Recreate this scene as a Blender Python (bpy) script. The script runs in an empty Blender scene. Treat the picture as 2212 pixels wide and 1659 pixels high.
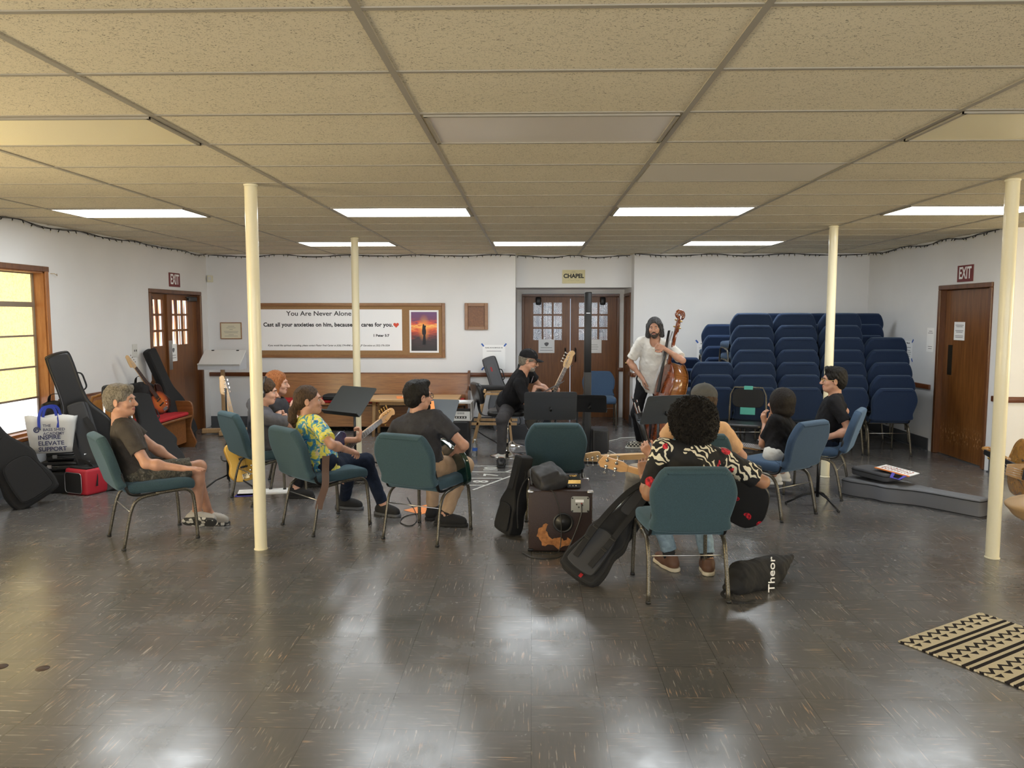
import bpy, bmesh, math, random
import numpy as np
from mathutils import Vector, Matrix, Euler
PI = math.pi
random.seed(7)
SC = bpy.context.scene
COL = SC.collection

# ---------------------------------------------------------------- camera
F, PITCH, YAW, HC = 1682.8, 0.0878, -0.0257, 1.694
cd = bpy.data.cameras.new('camera'); CAM = bpy.data.objects.new('camera', cd); COL.objects.link(CAM)
cd.sensor_width = 36; cd.lens = F/2212*36; cd.clip_start = .05; cd.clip_end = 60
CAM.location = (0, 0, HC); CAM.rotation_euler = (PI/2-PITCH, 0, -YAW)
SC.camera = CAM
# ---------------------------------------------------------------- world, exposure
w = bpy.data.worlds.new('world'); SC.world = w; w.use_nodes = True
w.node_tree.nodes['Background'].inputs[0].default_value = (.75, .85, 1, 1)
w.node_tree.nodes['Background'].inputs[1].default_value = .6
SC.view_settings.view_transform = 'Standard'; SC.view_settings.look = 'None'
SC.view_settings.gamma = 1; SC.view_settings.use_curve_mapping = False
SC.view_settings.exposure = .15
LAMP = 15.0          # radiance of a lit ceiling diffuser
WIN = 6.0            # radiance of the amber window glass
SC.cycles.max_bounces = 7; SC.cycles.diffuse_bounces = 4; SC.cycles.glossy_bounces = 3; SC.cycles.use_adaptive_sampling = True; SC.cycles.adaptive_threshold = .04
SC.cycles.use_denoising = True; SC.cycles.sample_clamp_indirect = 6

# ray helpers: a point of the room from a sight line (px, py) and a known depth Y, wall X or height z
_fw = Vector((math.sin(YAW)*math.cos(PITCH), math.cos(YAW)*math.cos(PITCH), -math.sin(PITCH)))
_rt = Vector((math.cos(YAW), -math.sin(YAW), 0)); _up = _rt.cross(_fw)
def _ray(px, py): return _fw + _rt*((px-1106)/F) - _up*((py-829.5)/F)
def at(px, py, Y):
    d = _ray(px, py); return Vector((0, 0, HC)) + d*(Y/d.y)
def fl(px, py, z=0):
    d = _ray(px, py); return Vector((0, 0, HC)) + d*((z-HC)/d.z)

# ---------------------------------------------------------------- materials
class N:
    def __init__(s, name):
        s.m = bpy.data.materials.new(name); s.m.use_nodes = True; s.t = s.m.node_tree; s.n = s.t.nodes
        s.b = s.n['Principled BSDF']; s.tc = None
    def add(s, ty, **k):
        n = s.n.new(ty)
        for a, v in k.items():
            if a.startswith('_'): n.inputs[a[1:].replace('_', ' ')].default_value = v
            else: setattr(n, a, v)
        return n
    def link(s, a, b): s.t.links.new(a, b)
    def obj(s, scale=None, rot=None):
        if not s.tc: s.tc = s.add('ShaderNodeTexCoord')
        o = s.tc.outputs['Object']
        if scale or rot:
            mp = s.add('ShaderNodeMapping')
            if scale: mp.inputs['Scale'].default_value = scale
            if rot: mp.inputs['Rotation'].default_value = rot
            s.link(o, mp.inputs[0]); o = mp.outputs[0]
        return o
    def noise(s, vec, scale, detail=3, rough=.5, dist=0):
        n = s.add('ShaderNodeTexNoise'); n.inputs['Scale'].default_value = scale; n.inputs['Detail'].default_value = detail
        n.inputs['Roughness'].default_value = rough; n.inputs['Distortion'].default_value = dist; s.link(vec, n.inputs['Vector']); return n.outputs['Fac']
    def vor(s, vec, scale, feature='F1'):
        n = s.add('ShaderNodeTexVoronoi'); n.feature = feature; n.inputs['Scale'].default_value = scale; s.link(vec, n.inputs['Vector']); return n
    def ramp(s, fac, stops, interp='LINEAR'):
        r = s.add('ShaderNodeValToRGB'); r.color_ramp.interpolation = interp; e = r.color_ramp.elements
        while len(e) < len(stops): e.new(.5)
        for q, (p, c) in zip(e, stops):
            q.position = p; q.color = (*c, 1) if len(c) == 3 else c
        s.link(fac, r.inputs[0]); return r.outputs[0]
    def math(s, op, a, b=0., c=None):
        n = s.add('ShaderNodeMath', operation=op)
        for i, v in enumerate((a, b) if c is None else (a, b, c)):
            if isinstance(v, (int, float)): n.inputs[i].default_value = v
            else: s.link(v, n.inputs[i])
        return n.outputs[0]
    def mix(s, f, a, b, mode='MIX'):
        n = s.add('ShaderNodeMix', data_type='RGBA', blend_type=mode)
        for i, v in ((0, f), (6, a), (7, b)):
            if isinstance(v, (int, float)): n.inputs[i].default_value = v
            elif isinstance(v, tuple): n.inputs[i].default_value = (*v, 1)
            else: s.link(v, n.inputs[i])
        return n.outputs[2]
    def bump(s, h, strength=.3, dist=.01):
        n = s.add('ShaderNodeBump'); n.inputs['Strength'].default_value = strength; n.inputs['Distance'].default_value = dist
        s.link(h, n.inputs['Height']); s.link(n.outputs[0], s.b.inputs['Normal'])
    def out(s, color=None, rough=None, metal=None, spec=None):
        for k, v in (('Base Color', color), ('Roughness', rough), ('Metallic', metal), ('Specular IOR Level', spec)):
            if v is None: continue
            if isinstance(v, tuple): s.b.inputs[k].default_value = (*v, 1)
            elif isinstance(v, (int, float)): s.b.inputs[k].default_value = v
            else: s.link(v, s.b.inputs[k])
        return s.m
M = {}
def mat(name, color, rough=.6, metal=0, spec=.5, var=0, vscale=8, bump=0, bscale=60, coat=0, em=0):
    if name in M: return M[name]
    n = N(name); c = color
    if var:
        f = n.noise(n.obj(), vscale, 4)
        c = n.ramp(f, [(.3, tuple(max(0, x*(1-var)) for x in color)), (.7, tuple(min(1, x*(1+var)) for x in color))])
    if bump: n.bump(n.noise(n.obj(), bscale, 3), bump, .004)
    if coat: n.b.inputs['Coat Weight'].default_value = coat; n.b.inputs['Coat Roughness'].default_value = .08
    if em: n.b.inputs['Emission Color'].default_value = (*color, 1); n.b.inputs['Emission Strength'].default_value = em
    M[name] = n.out(c, rough, metal, spec); return M[name]
def wood(name, c1, c2, scale=(1, 1, 1), rough=.35, rot=None, coat=.2, ns=3):
    n = N(name); v = n.obj(scale, rot)
    f = n.noise(v, ns, 6, .6, .6); g = n.noise(v, ns*6, 3, .6)
    f = n.math('ADD', n.math('MULTIPLY', f, .7), n.math('MULTIPLY', g, .3))
    n.bump(f, .08, .004)
    n.b.inputs['Coat Weight'].default_value = coat; n.b.inputs['Coat Roughness'].default_value = .15
    M[name] = n.out(n.ramp(f, [(.35, c1), (.65, c2)]), rough); return M[name]

white = mat('white_paint', (.745, .745, .75), .6, var=.03, vscale=1.5, bump=.05, bscale=120)
sidewhite = white
wood('door_wood', (.125, .042, .010), (.23, .088, .022), (14, 14, .7), .42, coat=.08)
wood('frame_wood', (.09, .032, .011), (.17, .065, .022), (10, 10, .9), .35)
wood('rail_wood', (.10, .030, .010), (.17, .055, .018), (2, 2, 14), .3)
wood('pew_wood', (.17, .062, .018), (.33, .14, .045), (1.2, 8, 22), .3, coat=.4)
wood('pew_side_wood', (.16, .055, .015), (.27, .11, .033), (9, 1.2, 14), .3, coat=.4)
wood('window_wood', (.27, .09, .02), (.42, .17, .05), (8, 8, .8), .4)
wood('board_wood', (.20, .085, .028), (.31, .145, .05), (1, 4, 30), .4)
wood('table_wood', (.42, .24, .10), (.60, .38, .18), (1.2, 12, 12), .4)
wood('leg_wood', (.40, .24, .11), (.52, .34, .17), (10, 10, 1), .45)
mat('basecove', (.075, .08, .088), .45)
mat('chrome', (.85, .85, .86), .12, 1)
mat('steel', (.55, .55, .56), .3, 1)
mat('blackmetal', (.012, .012, .013), .35, .3)
mat('blackplastic', (.014, .014, .015), .4)
mat('blackcloth', (.011, .011, .012), .85, bump=.3, bscale=500)
mat('blackleather', (.010, .010, .011), .35, bump=.15, bscale=200)
mat('greycloth', (.085, .088, .098), .8, bump=.3, bscale=400)
mat('darkgreycloth', (.035, .036, .04), .75, bump=.3, bscale=400)
mat('brass', (.55, .38, .15), .3, 1)
mat('gold', (.72, .45, .14), .25, 1)
mat('paper', (.88, .88, .88), .7)
mat('ink', (.02, .02, .025), .7)
mat('greyink', (.16, .16, .17), .8)
mat('bluetape', (.03, .11, .42), .6)
mat('redpaint', (.30, .012, .018), .4)
mat('redcloth', (.46, .012, .02), .8, var=.1, vscale=30, bump=.3, bscale=300)
mat('orange', (.85, .27, .07), .6)
mat('cream', (.70, .66, .50), .5)
mat('skin', (.50, .27, .19), .5, var=.06, vscale=30)

def floor_mat():
    n = N('vinyl_tile_floor'); T = 1/.3048
    v = n.obj((T, T, T))
    ch = n.add('ShaderNodeTexChecker'); ch.inputs['Scale'].default_value = 1; n.link(v, ch.inputs[0]); chk = ch.outputs['Fac']
    def streak(sc, lo, hi, off):
        a = n.noise(n.obj((sc[0], sc[1], 1)), 1, 3, .55, .15)
        return n.ramp(a, [(lo, (0, 0, 0)), (hi, (1, 1, 1))])
    s1 = streak((6, 110), .61, .66, 0); s2 = streak((110, 6), .61, .66, 0)
    st = n.mix(chk, s1, s2)
    s3 = n.mix(chk, streak((4, 42), .40, .70, 0), streak((42, 4), .40, .70, 0))
    big = n.noise(n.obj(), 1.1, 4)
    base = n.ramp(big, [(.3, (.090, .088, .088)), (.7, (.122, .119, .118))])
    base = n.mix(n.math('MULTIPLY', s3, .35), base, (.150, .140, .132))
    tone = n.ramp(n.noise(n.obj(), 9, 2), [(.42, (.44, .29, .20)), (.58, (.40, .385, .37))])
    patch = n.ramp(n.noise(n.obj(), 3.3, 2), [(.40, (.35, .35, .35)), (.56, (1, 1, 1))])
    c = n.mix(n.math('MULTIPLY', n.math('MULTIPLY', st, .85), patch), base, tone)
    vl = n.add('ShaderNodeTexBrick'); vl.offset = 0
    for k, x in (('Scale', 1), ('Mortar Size', .005), ('Brick Width', 1), ('Row Height', 1), ('Mortar Smooth', 0)): vl.inputs[k].default_value = x
    n.link(v, vl.inputs[0])
    c = n.mix(n.math('MULTIPLY', vl.outputs['Fac'], .6), c, (.022, .02, .019))
    sc = n.vor(n.obj((.9, .9, .9)), 1.6, 'DISTANCE_TO_EDGE'); scr = n.ramp(sc.outputs[0], [(0, (1, 1, 1)), (.006, (0, 0, 0))])
    c = n.mix(n.math('MULTIPLY', scr, .10), c, (.30, .28, .26))
    r = n.ramp(n.noise(n.obj(), 3.5, 5, .6), [(.3, (.18, .18, .18)), (.75, (.32, .32, .32))])
    n.bump(n.noise(n.obj(), 7, 3), .08, .012)
    return n.out(c, r, 0, .85)
def ceiling_mat():
    n = N('fissured_ceiling_tile')
    a = n.noise(n.obj((1, 1, 1)), 80, 2, .5, 1.6)
    b = n.noise(n.obj((1, 1.6, 1)), 42, 1.5, .5, 3.2)
    pits = n.math('MAXIMUM', n.ramp(a, [(.65, (0, 0, 0)), (.68, (1, 1, 1))]), n.ramp(b, [(.635, (0, 0, 0)), (.65, (1, 1, 1))]))
    v = n.ramp(n.noise(n.obj(), .8, 3), [(.3, (.71, .635, .475)), (.7, (.77, .695, .525))])
    c = n.mix(n.math('MULTIPLY', pits, .75), v, (.20, .17, .12))
    n.bump(n.math('MULTIPLY', pits, -1), .5, .006)
    return n.out(c, .9, 0, .1)
M['floor'] = floor_mat(); M['ceiling'] = ceiling_mat()
def glass_mat(name, col, em, scale=22):
    n = N(name); v = n.vor(n.obj((1, 1.6, 1)), scale*2, 'F1')
    f = n.noise(n.obj((1, 1, 1)), scale*1.6, 2, .5, 1.5)
    c = n.ramp(f, [(.38, tuple(x*.72 for x in col)), (.5, col), (.75, col)])
    n.b.inputs['Emission Strength'].default_value = em; n.link(c, n.b.inputs['Emission Color'])
    n.bump(f, .6, .02); n.b.inputs['Base Color'].default_value = (*[x*.3 for x in col], 1)
    n.b.inputs['Roughness'].default_value = .25
    M[name] = n.m; return n.m
glass_mat('amber_glass', (1, .80, .37), WIN*.21)
glass_mat('amber_glass_far', (1, .82, .48), WIN*3.4)
glass_mat('clear_glass_lit', (.95, .96, 1), WIN*.3)
mat('diffuser_lit', (.90, .96, 1), .4, em=LAMP)
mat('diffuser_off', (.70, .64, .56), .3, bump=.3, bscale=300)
mat('diffuser_painted_glow', (.96, .86, .56), .3, bump=.3, bscale=300)  # amber window light on the unlit panels is painted into this base colour
mat('tbar', (.36, .325, .26), .5)

# ---------------------------------------------------------------- mesh helpers
class MB:
    def __init__(s): s.v = []; s.f = []; s.m = []; s.mats = []; s.cur = 0; s.sm = []
    def use(s, m):
        m = M[m] if isinstance(m, str) else m
        if m not in s.mats: s.mats.append(m)
        s.cur = s.mats.index(m); return s
    def raw(s, vs, fs, smooth=False, X=None):
        o = len(s.v)
        s.v += [tuple(X @ Vector(p)) for p in vs] if X is not None else [tuple(p) for p in vs]
        s.f += [tuple(i+o for i in f) for f in fs]; s.m += [s.cur]*len(fs); s.sm += [smooth]*len(fs); return s
    def box(s, c, d, R=None, bev=0, seg=1, X=None):
        bm = bmesh.new(); bmesh.ops.create_cube(bm, size=1)
        for v in bm.verts: v.co = Vector((v.co.x*d[0], v.co.y*d[1], v.co.z*d[2]))
        if bev: bmesh.ops.bevel(bm, geom=bm.edges[:], offset=min(bev, min(d)*.49), segments=seg, profile=.5, affect='EDGES')
        T = Matrix.Translation(c)
        if R is not None: T = T @ (R.to_4x4() if not isinstance(R, tuple) else Euler(R).to_matrix().to_4x4())
        if X is not None: T = X @ T
        bm.verts.index_update()
        s.raw([T @ v.co for v in bm.verts], [[v.index for v in f.verts] for f in bm.faces], seg > 1); bm.free(); return s
    def tube(s, pts, r, n=8, closed=False, cap=True, X=None, flat=1.0):
        P = [Vector(p) for p in pts]; L = len(P); rs = r if isinstance(r, (list, tuple)) else [r]*L
        T = [((P[(i+1) % L]-P[i-1]) if closed else (P[min(i+1, L-1)]-P[max(i-1, 0)])).normalized() for i in range(L)]
        u = T[0].orthogonal().normalized(); vs = []; fs = []
        for i in range(L):
            u = (u-T[i]*u.dot(T[i])).normalized(); w_ = T[i].cross(u)
            for k in range(n):
                a = 2*PI*k/n; vs.append(P[i]+(u*math.cos(a)+w_*math.sin(a)*flat)*rs[i])
        for i in range(L if closed else L-1):
            j = (i+1) % L
            for k in range(n): fs.append((i*n+k, i*n+(k+1) % n, j*n+(k+1) % n, j*n+k))
        if cap and not closed: fs += [tuple(range(n))[::-1], tuple(range((L-1)*n, L*n))]
        return s.raw(vs, fs, True, X)
    def strap(s, pts, w_, th, nrm, X=None):
        P = [Vector(p) for p in pts]; L = len(P); vs = []; fs = []
        for i in range(L):
            t = (P[min(i+1, L-1)]-P[max(i-1, 0)]).normalized(); nn = Vector(nrm); sd = t.cross(nn)
            sd = sd.normalized() if sd.length > 1e-6 else t.orthogonal(); nn = sd.cross(t).normalized()
            vs += [P[i]+sd*w_/2+nn*th/2, P[i]-sd*w_/2+nn*th/2, P[i]-sd*w_/2-nn*th/2, P[i]+sd*w_/2-nn*th/2]
        for i in range(L-1):
            for k in range(4): fs.append((i*4+k, i*4+(k+1) % 4, i*4+4+(k+1) % 4, i*4+4+k))
        fs += [(3, 2, 1, 0), tuple(range(L*4-4, L*4))]
        return s.raw(vs, fs, False, X)
    def lathe(s, prof, n=24, X=None, cap=True):
        vs = []; fs = []; L = len(prof)
        for r, z in prof:
            for k in range(n): a = 2*PI*k/n; vs.append((r*math.cos(a), r*math.sin(a), z))
        for i in range(L-1):
            for k in range(n): fs.append((i*n+k, i*n+(k+1) % n, i*n+n+(k+1) % n, i*n+n+k))
        if cap: fs += [tuple(range(n))[::-1], tuple(range((L-1)*n, L*n))]
        return s.raw(vs, fs, True, X)
    def cyl(s, a, b, r, n=12, X=None): return s.tube([a, b], r, n, X=X)
    def ball(s, c, r, n=12, X=None):
        r = (r, r, r) if isinstance(r, (int, float)) else r; vs = []; fs = []; h = n//2
        for i in range(h+1):
            for k in range(n):
                t = PI*i/h; a = 2*PI*k/n; vs.append((c[0]+r[0]*math.sin(t)*math.cos(a), c[1]+r[1]*math.sin(t)*math.sin(a), c[2]+r[2]*math.cos(t)))
        for i in range(h):
            for k in range(n): fs.append((i*n+k, i*n+n+k, i*n+n+(k+1) % n, i*n+(k+1) % n))
        return s.raw(vs, fs, True, X)
    def slab(s, outline, z0, z1, rnd=0, steps=4, X=None, dome=0, smooth=True, zf=None):
        """outline (list of xy) extruded z0..z1 with rounded rims of radius rnd; dome swells both faces"""
        P = [Vector(p) for p in outline]; L = len(P); A = sum(P[i].x*P[(i+1) % L].y-P[(i+1) % L].x*P[i].y for i in range(L))
        if A < 0: P = P[::-1]
        nr = []
        for i in range(L):
            e1 = (P[i]-P[i-1]).normalized(); e2 = (P[(i+1) % L]-P[i]).normalized(); q = (e1+e2)
            q = q.normalized() if q.length > 1e-6 else e1; nr.append(Vector((q.y, -q.x)))
        rings = []
        for j in range(steps+1):
            a = PI/2*j/steps; rings.append((rnd*(1-math.sin(a)), z0+rnd*(1-math.cos(a))))
        rings2 = [(i_, z0+z1-z_) for i_, z_ in rings[::-1]]
        if not rnd: rings, rings2 = [(0, z0)], [(0, z1)]
        vs = []; fs = []; rr = rings+rings2
        cx = sum(p.x for p in P)/L; cy = sum(p.y for p in P)/L
        for ins, z in rr:
            for i in range(L):
                q = P[i]-nr[i]*ins; vs.append((q.x, q.y, z+(zf(q.x, q.y) if zf else 0)))
        K = len(rr)
        for j in range(K-1):
            for i in range(L): fs.append((j*L+i, j*L+(i+1) % L, j*L+L+(i+1) % L, j*L+L+i))
        if dome:
            for side, base, sg in ((0, 0, -1), (1, (K-1)*L, 1)):
                prev = [base+i for i in range(L)]
                for t in (.75, .45):
                    o = len(vs); hgt = dome*math.cos(t*PI/2)*sg; zz = rr[0][1] if side == 0 else rr[-1][1]
                    ins0 = rr[0][0]
                    for i in range(L):
                        q = P[i]-nr[i]*ins0; x = cx+(q.x-cx)*t; y = cy+(q.y-cy)*t
                        vs.append((x, y, zz+hgt+(zf(x, y) if zf else 0)))
                    cur = list(range(o, o+L))
                    for i in range(L):
                        q = (prev[i], prev[(i+1) % L], cur[(i+1) % L], cur[i]); fs.append(q if side else q[::-1])
                    prev = cur
                fs.append(tuple(prev) if side else tuple(prev[::-1]))
        else: fs += [tuple(range(L))[::-1], tuple(range((K-1)*L, K*L))]
        o = s.raw(vs, fs, smooth, X)
        for k in (-1, -2): s.sm[k] = False
        return o
    def build(s, name, m=None, parent=None, X=None):
        if m is not None: s.mats = [M[m] if isinstance(m, str) else m]+[x for x in s.mats if False]; s.m = [0]*len(s.f)
        me = bpy.data.meshes.new(name)
        vs = s.v if X is None else [tuple(X @ Vector(p)) for p in s.v]
        me.from_pydata(vs, [], s.f)
        for x in s.mats: me.materials.append(x)
        me.polygons.foreach_set('material_index', s.m); me.polygons.foreach_set('use_smooth', s.sm)
        me.update()
        return link(name, me, parent)
def link(name, me, parent=None):
    o = bpy.data.objects.new(name, me); COL.objects.link(o)
    if parent is not None: o.parent = parent
    return o
def tag(o, label=None, cat=None, group=None, kind=None):
    if label: o['label'] = label
    if cat: o['category'] = cat
    if group: o['group'] = group
    if kind: o['kind'] = kind
    return o
def thing(name, label, cat, loc=(0, 0, 0), rz=0, group=None):
    o = bpy.data.objects.new(name, None); COL.objects.link(o); o.empty_display_size = .1
    o.location = loc; o.rotation_euler = (0, 0, rz); return tag(o, label, cat, group)
def copy_tree(o, parent=None):
    c = o.copy(); COL.objects.link(c); c.parent = parent
    for ch in list(o.children): copy_tree(ch, c)
    return c
def struct(name, mb, m=None): return tag(mb.build(name, m), kind='structure')
def arc(c, r, a0, a1, n, ax=1, ay=1): return [(c[0]+ax*r*math.cos(a0+(a1-a0)*i/n), c[1]+ay*r*math.sin(a0+(a1-a0)*i/n)) for i in range(n+1)]
def rrect(w_, h, r, n=4, cx=0, cy=0):
    o = []
    for x, y, a in ((1, 1, 0), (-1, 1, 90), (-1, -1, 180), (1, -1, 270)):
        o += arc((cx+x*(w_/2-r), cy+y*(h/2-r)), r, math.radians(a), math.radians(a+90), n)
    return o
def spline(pts, n=8, closed=False):
    P = [Vector(p) for p in pts]; L = len(P); o = []
    for i in range(L if closed else L-1):
        p0 = P[i-1] if (i > 0 or closed) else P[0]*2-P[1]; p1 = P[i]; p2 = P[(i+1) % L]; p3 = P[(i+2) % L] if (i+2 < L or closed) else P[-1]*2-P[-2]
        for k in range(n):
            t = k/n; o.append(.5*((2*p1)+(p2-p0)*t+(2*p0-5*p1+4*p2-p3)*t*t+(3*p1-p0-3*p2+p3)*t**3))
    if not closed: o.append(P[-1])
    return o
def text(name, s, size, m, X, parent=None, align='CENTER', ext=.0006, sx=1, bold=0, shear=0, sp=1, label=None):
    c = bpy.data.curves.new(name, 'FONT'); c.body = s; c.size = size; c.align_x = align; c.align_y = 'CENTER'; c.extrude = ext; c.offset = bold
    c.shear = shear; c.space_character = sp; c.resolution_u = 3
    c.materials.append(M[m] if isinstance(m, str) else m)
    o = bpy.data.objects.new(name, c); COL.objects.link(o); bpy.context.view_layer.update()
    me = bpy.data.meshes.new_from_object(o); bpy.data.objects.remove(o)
    me.transform(Matrix.Diagonal((sx, 1, 1, 1))); o = link(name, me, parent); o.matrix_local = X if X is not None else Matrix()
    return o
def frameM(o, x, y, z=None):
    """matrix with origin o, local x and y along the given directions"""
    x = Vector(x).normalized(); y = Vector(y); z = x.cross(y).normalized(); y = z.cross(x)
    m = Matrix((x, y, z)).transposed().to_4x4(); m.translation = Vector(o); return m
# ================================================================ the room
XL, XR, YB, ZC, YS = -4.92, 4.98, 11.75, 2.61, 8.38
YK, XE = -3.2, 8.6           # wall behind the camera, wall far to the right
AL, AR, YA, YD = -.25, 1.52, 12.05, 12.95   # the chapel alcove
struct('floor', MB().use('floor').box((1.8, 5, -.05), (14.2, 17, .1)))
struct('ceiling', MB().use('ceiling').box((1.8, 5, ZC+.05), (14.2, 17, .1)))
def wallbox(name, x0, x1, y0, y1, z0=0, z1=ZC, m=white): return struct(name, MB().use(m).box(((x0+x1)/2, (y0+y1)/2, (z0+z1)/2), (x1-x0, y1-y0, z1-z0)))
def wall_holes_x(name, x0, x1, ya, yb, holes):
    """wall in a plane of constant x with openings (y0,y1,z0,z1)"""
    b = MB().use(white); y = ya
    for h in sorted(holes):
        if h[0] > y: b.box(((x0+x1)/2, (y+h[0])/2, ZC/2), (x1-x0, h[0]-y, ZC))
        if h[2] > 0: b.box(((x0+x1)/2, (h[0]+h[1])/2, h[2]/2), (x1-x0, h[1]-h[0], h[2]))
        b.box(((x0+x1)/2, (h[0]+h[1])/2, (h[3]+ZC)/2), (x1-x0, h[1]-h[0], ZC-h[3])); y = h[1]
    if y < yb: b.box(((x0+x1)/2, (y+yb)/2, ZC/2), (x1-x0, yb-y, ZC))
    return struct(name, b)
W1 = (6.2, 7.80, .53, 2.14); W2 = (2.6, 4.2, .53, 2.14); W3 = (-1.4, .2, .53, 2.14)
D1 = (9.93, 11.50, 0, 2.04)
wall_holes_x('wall_left', XL-.2, XL, YK, YB+.2, [W1, W2, W3, D1])
wall_holes_x('wall_right', XR, XR+.2, YS, YB+.2, [(8.60, 9.71, 0, 2.05)])
wallbox('wall_back', XL, AL, YB, YB+.2)
wallbox('wall_back', AR, XR, YB, YB+.2)
wallbox('wall_return', XR+.2, XE, YS, YS+.2)
wall_holes_x('wall_far_right', XE, XE+.2, YK, YS, [(.6, 2.4, .6, 2.1), (4.4, 6.6, .6, 2.1)])
b = MB().use(white)
b.box((1.8, YK-.1, .4), (14, .2, .8)); b.box((1.8, YK-.1, 2.4), (14, .2, .42))
for x0, x1 in ((-5.1, -3.6), (-1.2, .3), (2.7, 4.2), (6.6, 8.7)): b.box(((x0+x1)/2, YK-.1, 1.5), (x1-x0, .2, 1.4))
struct('wall_behind', b)
# alcove: header, side walls, door wall
wallbox('wall_alcove_header', AL, AR, YA, YD, 2.12, ZC)
wallbox('wall_alcove_left', AL-.15, AL, YB+.2, YD+.15)
b = MB().use(white).box((AR+.075, 12.03, ZC/2), (.15, .16, ZC)).box((AR+.075, (12.87+13.1)/2, ZC/2), (.15, .23, ZC)).box((AR+.075, 12.49, 2.33), (.15, .76, .56))
struct('wall_alcove_right', b)
b = MB().use(white).box((AL+.042, YD+.07, 1.025), (.09, .14, 2.05)).box((AR-.045, YD+.07, 1.025), (.09, .14, 2.05)).box((.635, YD+.07, 2.09), (1.8, .14, .08))
struct('wall_alcove_back', b)
# baseboards and chair rails
def basebd(name, p, q, nrm):
    p, q, nrm = Vector(p), Vector(q), Vector(nrm); c = (p+q)/2+nrm*.006; L = (q-p).length; a = math.atan2(q.y-p.y, q.x-p.x)
    struct(name, MB().use('basecove').box((c.x, c.y, .078), (L, .012, .155), (0, 0, a)).box((c.x+nrm.x*.012, c.y+nrm.y*.012, .006), (L, .03, .012), (0, 0, a)))
def rail(name, p, q, nrm, z=.80):
    p, q, nrm = Vector(p), Vector(q), Vector(nrm); c = (p+q)/2+nrm*.014; L = (q-p).length; a = math.atan2(q.y-p.y, q.x-p.x)
    struct(name, MB().use('rail_wood').box((c.x, c.y, z), (L, .028, .062), (0, 0, a), .008, 2))
basebd('baseboard_back', (XL, YB), (AL, YB), (0, -1)); basebd('baseboard_back', (AR, YB), (XR, YB), (0, -1))
basebd('baseboard_left', (XL, YK), (XL, 9.85), (1, 0)); basebd('baseboard_right', (XR, 9.82), (XR, YB), (-1, 0))
basebd('baseboard_return', (XR, YS), (XE, YS), (0, -1)); basebd('baseboard_alcove', (AR, YB), (AR, 12.1), (-1, 0))
basebd('baseboard_right', (XR, YS), (XR, 8.5), (-1, 0))
rail('trim_1', (XL, YB), (AL-.02, YB), (0, -1)); rail('trim_2', (AR, YB), (XR, YB), (0, -1)); rail('trim_3', (XR, 9.82), (XR, YB), (-1, 0))
rail('trim_4', (XR, YS), (XR, 8.5), (-1, 0)); rail('trim_5', (XR-.014, YS), (XE, YS), (0, -1)); rail('trim_6', (XL, 7.92), (XL, 9.82), (1, 0)); rail('trim_7', (XL, 4.35), (XL, 6.05), (1, 0))
rail('trim_8', (AR, YB-.014), (AR, 12.1), (-1, 0)); rail('trim_9', (1.42, YD), (AR, YD), (0, -1))
# ceiling grid
b = MB().use('tbar')
for i in range(-3, 9):
    x = -1.7445+1.2192*i
    if x > XE: continue
    y1 = YB if (x < AL or x > AR) else YA
    if x > XR: y1 = YS
    b.box((x, (YK+y1)/2, ZC-.002), (.026, y1-YK, .006))
for j in range(-9, 16):
    y = 2.406+.6096*j
    b.box((((XL+XR)/2) if y > YS else ((XL+XE)/2), y, ZC-.002), ((XR-XL) if y > YS else (XE-XL), .022, .005))
struct('trim_10', b)
struct('trim_11', MB().use(mat('plain_tile', (.68, .63, .53), .8)).box((-1.7445+1.2192*2.5, 2.406+.6096*4.5, ZC-.001), (1.17, .57, .004)))
# poles
def pole(px, py, label):
    p = fl(px, py); t = thing('support_pole', label, 'pole', p)
    MB().use(mat('cream_paint', (.80, .74, .53), .35, coat=.3)).lathe([(.044, 0), (.044, .001), (.044, ZC-.002), (.044, ZC-.001)], 28).build('shaft', None, t)
    MB().use('cream_paint').lathe([(.049, 0), (.049, .006), (.0445, .012)], 28).build('base_collar', None, t)
    MB().use('cream_paint').lathe([(.0445, ZC-.02), (.049, ZC-.012), (.049, ZC-.003)], 28).build('top_collar', None, t)
    return t
pole(564, 1186, 'cream round pole with small rust chips, in front of the man with headphones')
pole(2143, 1205, 'cream round pole nearest the wooden exit door and the rug')
pole(774, 985, 'thin-looking cream pole in front of the bulletin board banner')
pole(1782, 1030, 'cream round pole in front of the stacked blue chairs')
# lamps
def lamp(i, j, m, label):
    x = -1.7445+1.2192*(i+.5); y = 2.406+.6096*(j+.5); t = thing('ceiling_light', label, 'ceiling light', (x, y, ZC-.006), 0, 'panel lights set in the ceiling grid')
    b = MB().use('tbar')
    for sx in (-1, 1): b.box((sx*.575, 0, 0), (.018, .57, .012))
    for sy in (-1, 1): b.box((0, sy*.278, 0), (1.168, .018, .012))
    b.build('frame', None, t)
    MB().use(m).box((0, 0, .002), (1.135, .54, .006)).build('diffuser', None, t)
names = {(-2, 7): 'glowing ceiling panel furthest left, above the left wall', (0, 7): 'glowing ceiling panel in the nearer lit row, left of the middle aisle', (2, 7): 'glowing ceiling panel in the nearer lit row, above the blue stacked chairs side', (4, 7): 'glowing ceiling panel crossed by the right-hand pole',
         (-1, 12): 'glowing far-row ceiling panel behind the thin pole by the banner', (1, 12): 'glowing far-row ceiling panel in front of the chapel alcove', (3, 12): 'glowing far-row ceiling panel above the stacked chairs'}
for (i, j), s in names.items(): lamp(i, j, 'diffuser_lit', s)
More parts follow.
